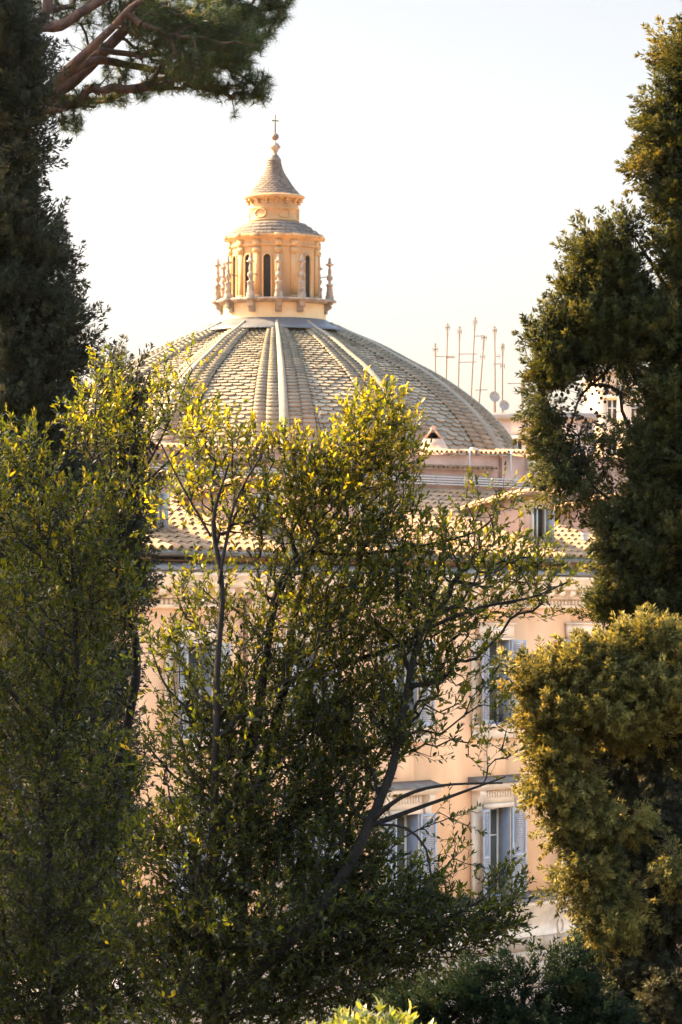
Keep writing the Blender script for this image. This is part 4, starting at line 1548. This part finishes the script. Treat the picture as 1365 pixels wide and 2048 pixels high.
conifer('cypress', 'shorter dark cypress behind the shaded laurel, edge against the peach wall', YC2,
        [([(195, gpx(YC2)), (195, 1700), (200, 1300), (205, 1000), (210, 780)], .2, .02)],
        [(245, 790, 30, 25, 1.1), (215, 800, 40, 45, 1.1), (225, 880, 50, 70, 1.1), (235, 990, 60, 80, 1.1), (230, 1090, 70, 75, 1.1), (215, 1200, 55, 80, 1.1), (200, 1330, 55, 90, 1.1), (195, 1450, 60, 80, 1.1), (230, 1530, 40, 70, 1.0), (210, 1650, 60, 100, 1.1), (180, 1800, 80, 120, 1.0), (270, 1185, 12, 14, 1)],
        6, .9, 43, 'cypress', (.8, 1.4), w=.07, npl=26, clump=.26, stretch=1.3)

# --- cypress at the right, with hanging boughs and cones
YR = 36.0
gr = gpx(YR)
right_blobs = [
    (1379, 120, 45, 45, 1), (1349, 105, 12, 14, .8), (1394, 190, 45, 50, 1), (1334, 205, 22, 22, 1), (1319, 255, 25, 30, 1), (1364, 270, 45, 50, 1.1), (1314, 330, 28, 36, 1.1), (1384, 350, 50, 60, 1.1), (1349, 400, 35, 40, 1), (1389, 450, 45, 60, 1.1), (1354, 500, 30, 40, 1),
    (1389, 560, 55, 70, 1.2), (1255, 480, 16, 30, 1), (1180, 508, 22, 20, 1), (1210, 520, 55, 35, 1.1), (1172, 580, 40, 40, 1.1), (1240, 570, 50, 50, 1.2), (1150, 650, 50, 35, 1.1), (1092, 690, 40, 30, 1.1), (1200, 650, 80, 60, 1.3), (1290, 650, 50, 70, 1.2), (1350, 680, 60, 80, 1.2),
    (1115, 735, 40, 45, 1.1), (1150, 722, 60, 36, 1.2), (1240, 715, 55, 40, 1.1),
    (1096, 815, 20, 40, 1.1), (1110, 870, 20, 40, 1.1), (1118, 930, 22, 45, 1.0), (1122, 980, 14, 26, 1.0), (1112, 770, 24, 26, 1), (1160, 870, 8, 26, .8), (1168, 930, 8, 20, .8), (1203, 890, 8, 26, .8), (1214, 945, 8, 16, .8), (1188, 972, 7, 14, 1.0), (1240, 790, 14, 16, .8), (1258, 850, 8, 30, .8), (1185, 770, 26, 10, .7), (1140, 940, 10, 22, .7),
    (1335, 800, 45, 80, 1.0), (1315, 900, 45, 70, 1.1), (1290, 960, 25, 40, 1.1), (1350, 930, 50, 80, 1.1), (1300, 1010, 60, 70, 1.1), (1230, 1010, 22, 30, 1), (1235, 1070, 30, 50, 1.1), (1230, 1130, 20, 25, 1), (1310, 1110, 70, 70, 1.2), (1370, 1060, 60, 80, 1.1), (1260, 1200, 60, 45, 1.2), (1205, 1220, 22, 22, 1), (1330, 1220, 70, 60, 1.2), (1350, 1400, 80, 140, .9), (1380, 1650, 80, 150, .9),
    (1450, 300, 80, 160, .6), (1460, 650, 100, 200, .6), (1470, 1050, 100, 220, .6), (1420, 60, 60, 110, .7), (1440, -100, 50, 100, .6),
]


def droopR(p):
    px = p[:, 0] / p[:, 1] * F + CX
    py = HY - (p[:, 2] - EYE) / p[:, 1] * F
    return (px < 1270) & (py > 790) & (py < 1160)


cone_bl = [(1160, 800, 60, 70, 1), (1200, 880, 45, 60, 1), (1230, 760, 60, 50, .8), (1175, 900, 30, 60, 1), (1190, 985, 10, 30, .4), (1130, 830, 30, 50, .6)]
conifer('cypress', 'tall cypress with sunlit flank and hanging cone-laden boughs over the roof', YR,
        [([(1400, gr), (1400, 1700), (1385, 1300), (1375, 900), (1375, 600), (1385, 300), (1420, 0), (1440, -180)], .24, .03),
         ([(1380, 820), (1330, 720, .2), (1270, 650, .3), (1190, 600, .3), (1130, 590, .3)], .06, .012),
         ([(1280, 655, .3), (1230, 700, .3), (1150, 710, .2), (1060, 690, .1)], .03, .01),
         ([(1250, 650, .3), (1225, 730, 0), (1165, 790, -.1), (1150, 830, -.1), (1110, 930, 0)], .018, .007),
         ([(1375, 900), (1330, 880, .3), (1280, 900, .3), (1260, 980, .2), (1240, 1080, .1)], .025, .007),
         ([(1380, 700), (1330, 560, .2), (1290, 500, .2), (1265, 465, .1)], .03, .008)],
        right_blobs, 19, .9, 53, 'mid_cypress', (.5, 1.2), npl=15, clump=.13, droop=droopR, cones_n=300, cone_blobs=cone_bl)

# --- golden cypress in front, lower right
YG = 33.6
gold_blobs = [
    (1294, 1285, 45, 35, 1.2), (1229, 1310, 45, 30, 1.2), (1354, 1310, 50, 45, 1.2), (1164, 1335, 50, 35, 1.2), (1099, 1365, 45, 35, 1.2), (1049, 1360, 20, 16, 1.0), (1224, 1370, 80, 50, 1.3), (1314, 1390, 80, 60, 1.3), (1148, 1420, 70, 50, 1.3), (1088, 1440, 35, 40, 1.2), (1228, 1450, 80, 60, 1.2), (1118, 1510, 55, 50, 1.2), (1093, 1570, 35, 35, 1.2), (1158, 1570, 45, 45, 1.1), (1152, 1625, 35, 35, 1.1), (1192, 1650, 45, 45, 1.0), (1127, 1650, 20, 20, 1),
    (1172, 1720, 45, 35, 1.1), (1137, 1760, 18, 16, 1.1), (1202, 1770, 40, 45, 1.1), (1192, 1840, 25, 45, 1.1), (1232, 1830, 35, 60, 1.0), (1337, 1720, 18, 70, .9, -.5), (1384, 1330, 40, 50, 1.1), (1267, 1640, 18, 30, .8, -.2), (1318, 1440, 40, 25, .8), (1414, 1380, 50, 60, 1),
]


def droopG(p):
    py = HY - (p[:, 2] - EYE) / p[:, 1] * F
    return py > 1520


conifer('cypress', 'rounded golden cypress bush lit by low sun, in front of the shuttered windows', YG,
        [([(1340, gpx(YG), 1.3), (1335, 1950, 1.3), (1320, 1750, 1.2), (1300, 1550, .9), (1285, 1400, .4), (1280, 1300)], .09, .02),
         ([(1310, 1650, 1.1), (1230, 1560, .7), (1150, 1480, .4), (1080, 1400, .2)], .035, .01), ([(1310, 1650, 1.1), (1210, 1620, .8), (1150, 1660, .5), (1150, 1760, .3), (1150, 1850, .2)], .022, .008), ([(1300, 1550, .9), (1220, 1400, .4), (1180, 1340, .2)], .03, .01)],
        gold_blobs, 20, .8, 61, 'gold_cypress', (.5, 1.1), npl=16, clump=.13, droop=droopG, up=.55)

YG2 = 34.6  # golden cypress's shaded side, split off with shade put into its darker colour
conifer('cypress', 'shaded side of the golden cypress, shade put into its dark foliage colour, reaching the bottom corner', YG2,
        [([(1330, gpx(YG2)), (1325, 2000), (1320, 1700), (1310, 1450)], .12, .03), ([(1322, 1800), (1260, 1700, .1), (1230, 1600, .1)], .03, .01), ([(1325, 1980), (1280, 1900, -.2), (1215, 1850, -.3)], .03, .01)],
        [(1300, 1480, 95, 80, 1.2), (1270, 1580, 95, 80, 1.1), (1240, 1690, 65, 80, .9), (1330, 1660, 70, 90, 1.1), (1260, 1800, 75, 80, 1.1), (1340, 1820, 60, 90, 1.0), (1390, 1440, 70, 100, 1.1), (1410, 1680, 80, 140, .8), (1410, 1920, 80, 120, .8), (1290, 1930, 80, 90, 1.1), (1210, 1870, 50, 60, 1.0), (1230, 1990, 70, 60, 1.0), (1340, 1960, 50, 60, 1.0, -.4), (1325, 2050, 60, 50, 1.1, -.4), (1290, 2000, 50, 50, 1.0, -.3), (1190, 1760, 30, 50, .7), (1205, 1530, 55, 60, 1.0), (1195, 1620, 50, 60, .9), (1205, 1700, 50, 60, .9)],
        12, .8, 63, 'cypress', (.55, .95), droop=droopG, npl=24, clump=.18)

# --- dark spreading juniper at the bottom right
YJ = 26.0
jun_blobs = [(880, 2002, 70, 40, 1), (810, 2032, 45, 35, 1), (960, 1982, 70, 45, 1.1), (1050, 1977, 70, 45, 1.1), (1120, 1967, 50, 36, 1.1), (1190, 2002, 50, 40, 1.0), (900, 2062, 110, 45, 1.2), (1050, 2052, 120, 50, 1.2), (1200, 2052, 90, 50, 1.2), (1010, 2142, 250, 60, 1), (1250, 2162, 150, 60, .8), (1140, 1932, 22, 20, .9)]
conifer('juniper', 'dark blue-green juniper spreading low under the palace wall', YJ,
        [([(1100, gpx(YJ) - 60), (1090, 2200), (1060, 2080), (1050, 1980)], .06, .015), ([(1090, 2200), (980, 2080), (870, 2000)], .03, .01), ([(1090, 2200), (1200, 2060), (1250, 1980)], .03, .01)],
        jun_blobs, 5, .7, 71, 'juniper', (.45, .85), npl=22, clump=.13, up=.35, outw=.7)

# --- umbrella pine: big limbs from the left edge
YP = 48.0
pine_limbs = [
    ([(-260, gpx(YP)), (-255, 1800), (-235, 1100), (-190, 600), (-130, 380), (-30, 260), (60, 215), (140, 165), (200, 110), (260, 50), (330, -20)], .22, .045),
    ([(100, 185, -.4), (160, 140, -.7), (230, 80, -.9), (270, 40, -1), (320, 10, -1)], .065, .035),
    ([(60, 215), (110, 180, -.4), (190, 130, -.3), (260, 128, .1), (340, 138, .4), (400, 160, .5), (440, 180, .4)], .07, .02),
    ([(85, 66, -.6), (130, 66, -.6), (170, 40, -.6), (240, 0, -.6)], .08, .05),
    ([(-60, 285), (20, 120, -.6), (85, 66, -.6)], .10, .07),
    ([(60, 215), (120, 190, .3), (200, 190, .5), (300, 150, .6), (420, 120, .6), (500, 90, .6)], .07, .015),
    ([(85, 60, -.6), (100, 40, -.6), (105, -20, -.6)], .06, .05),
    ([(200, 110, -.4), (290, 110, 0), (380, 100, .3), (460, 130, .4), (520, 170, .3)], .04, .012),
    ([(60, 215), (100, 222, -.3), (140, 230, -.4)], .03, .01),
    ([(250, 60, -.2), (350, 30, .2), (450, 20, .4), (540, 10, .4)], .05, .015),
]
pine_blobs = [
    (540, 25, 40, 30, 1.5), (500, 60, 50, 45, 1.4), (465, 20, 50, 40, 1.2), (450, 100, 55, 40, 1.3), (490, 140, 30, 30, 1.0), (525, 175, 22, 28, 1.5), (500, 200, 25, 15, .8), (470, 180, 30, 20, .8), (420, 170, 40, 25, 1.2), (380, 60, 60, 50, .9), (380, 130, 60, 40, .9), (330, 165, 50, 22, .8), (310, 100, 60, 50, .7), (290, 180, 40, 18, .6), (240, 190, 40, 20, .6), (190, 190, 35, 25, .7), (150, 200, 35, 25, .8), (140, 245, 28, 18, 1.3), (110, 225, 30, 18, .5), (240, 140, 50, 30, .5), (280, 20, 70, 40, .8), (200, 20, 60, 40, .6), (130, 20, 40, 40, .6), (40, 20, 50, 40, .9), (20, 70, 40, 40, .7), (180, 90, 40, 30, .35), (330, 60, 70, 60, .8, -.7), (400, 130, 70, 50, .9, -.8), (420, 50, 60, 50, .9, -.8), (480, 100, 50, 50, 1, -.7), (470, 230, 10, 6, .8),
    (560, -40, 60, 50, 1.2), (420, -60, 90, 60, 1.0), (250, -70, 120, 60, .9), (60, -80, 120, 80, .9), (-120, -50, 120, 100, .8), (-120, 80, 90, 80, .7), (-260, 60, 100, 100, .7),
]


def pine():
    rg = np.random.default_rng(81)
    Ls = [limb(p, YP, r0, r1, rg) for p, r0, r1 in pine_limbs]
    att = blob_points(pine_blobs, YP, 1.2, 130, rg)
    pos, par, rad, cnt, nl, term = grow(Ls, att, .25, .15, rg)
    b0 = Ls[0][0, :3]
    root = thing('pine_tree', tuple(b0), 'umbrella pine whose reddish limbs reach across the top corner', 'tree')
    mb = MB()
    for l in Ls:
        tube(mb, l[:, :3], l[:, 3] * (1 + rg.normal(0, .04, len(l))), 10)
    mb.build('trunk', M['pine_bark'], root, True)
    mb = MB()
    i = np.arange(nl, len(pos))
    r = .0042 * np.maximum(cnt, 1) ** .45
    p = par[i]
    cones(mb, pos[p], pos[i], np.where(p < nl, r[i] * 1.15, np.minimum(r[p], r[i] * 1.5)), r[i], 5)
    mb.build('branches', M['pine_bark'], root)
    d = pos[term] - pos[par[term]]
    d /= np.maximum(np.linalg.norm(d, axis=1, keepdims=True), 1e-6)
    mbl = MB()
    n = len(term)
    nn = 46
    sd = d * .7 + UP * .45 + rg.normal(0, .35, d.shape)
    sd /= np.linalg.norm(sd, axis=1, keepdims=True)
    base = np.repeat(pos[term], nn, 0) - np.repeat(sd, nn, 0) * rg.uniform(-.03, .12, (n * nn, 1))
    dirs = np.repeat(sd, nn, 0) * .55 + rg.normal(0, .55, (n * nn, 3))
    dirs /= np.linalg.norm(dirs, axis=1, keepdims=True)
    Ln = rg.uniform(.09, .15, n * nn)
    side = np.cross(dirs, rg.normal(0, 1, dirs.shape))
    side /= np.linalg.norm(side, axis=1, keepdims=True)
    tip = base + dirs * Ln[:, None] - UP * .012
    V = np.stack([base - side * .003, base + side * .003, tip], 1)
    tone = np.repeat(np.clip(rg.normal(.4, .2, n), 0, 1), nn)
    mbl.add(V, np.arange(n * nn * 3).reshape(-1, 3), np.clip(tone + rg.normal(0, .1, n * nn), 0, 1))
    mbl.build('crown', M['pine'], root)


pine()

# --- added tree, unseen beyond the left frame edge, put there to shade the lower laurels
YO = 33.7
po = (-8.2 / YO * F + CX)
broadleaf('added_shade_tree', 'unseen tree added left of the laurels to cast shade on them', YO,
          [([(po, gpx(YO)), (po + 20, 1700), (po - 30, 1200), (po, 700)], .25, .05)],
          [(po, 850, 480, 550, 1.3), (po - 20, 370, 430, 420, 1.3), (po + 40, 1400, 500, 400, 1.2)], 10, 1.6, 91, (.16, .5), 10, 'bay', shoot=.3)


# ------------------------------------------------------------------ evening haze
hm = bpy.data.materials.new('haze_air')
hm.use_nodes = True
hn = hm.node_tree.nodes
hn.remove(hn['Principled BSDF'])
hv = hn.new('ShaderNodeVolumePrincipled')
hv.inputs['Color'].default_value = (1.0, .95, .88, 1)
hv.inputs['Density'].default_value = .00003
hv.inputs['Anisotropy'].default_value = .45
hm.node_tree.links.new(hv.outputs[0], hn['Material Output'].inputs['Volume'])
mb = MB()
mb.box([10, 120, 24], np.eye(3), [130, 135, 25])
tag(mb.build('haze', hm), 'faint golden evening haze over the whole view', 'haze', kind='stuff')
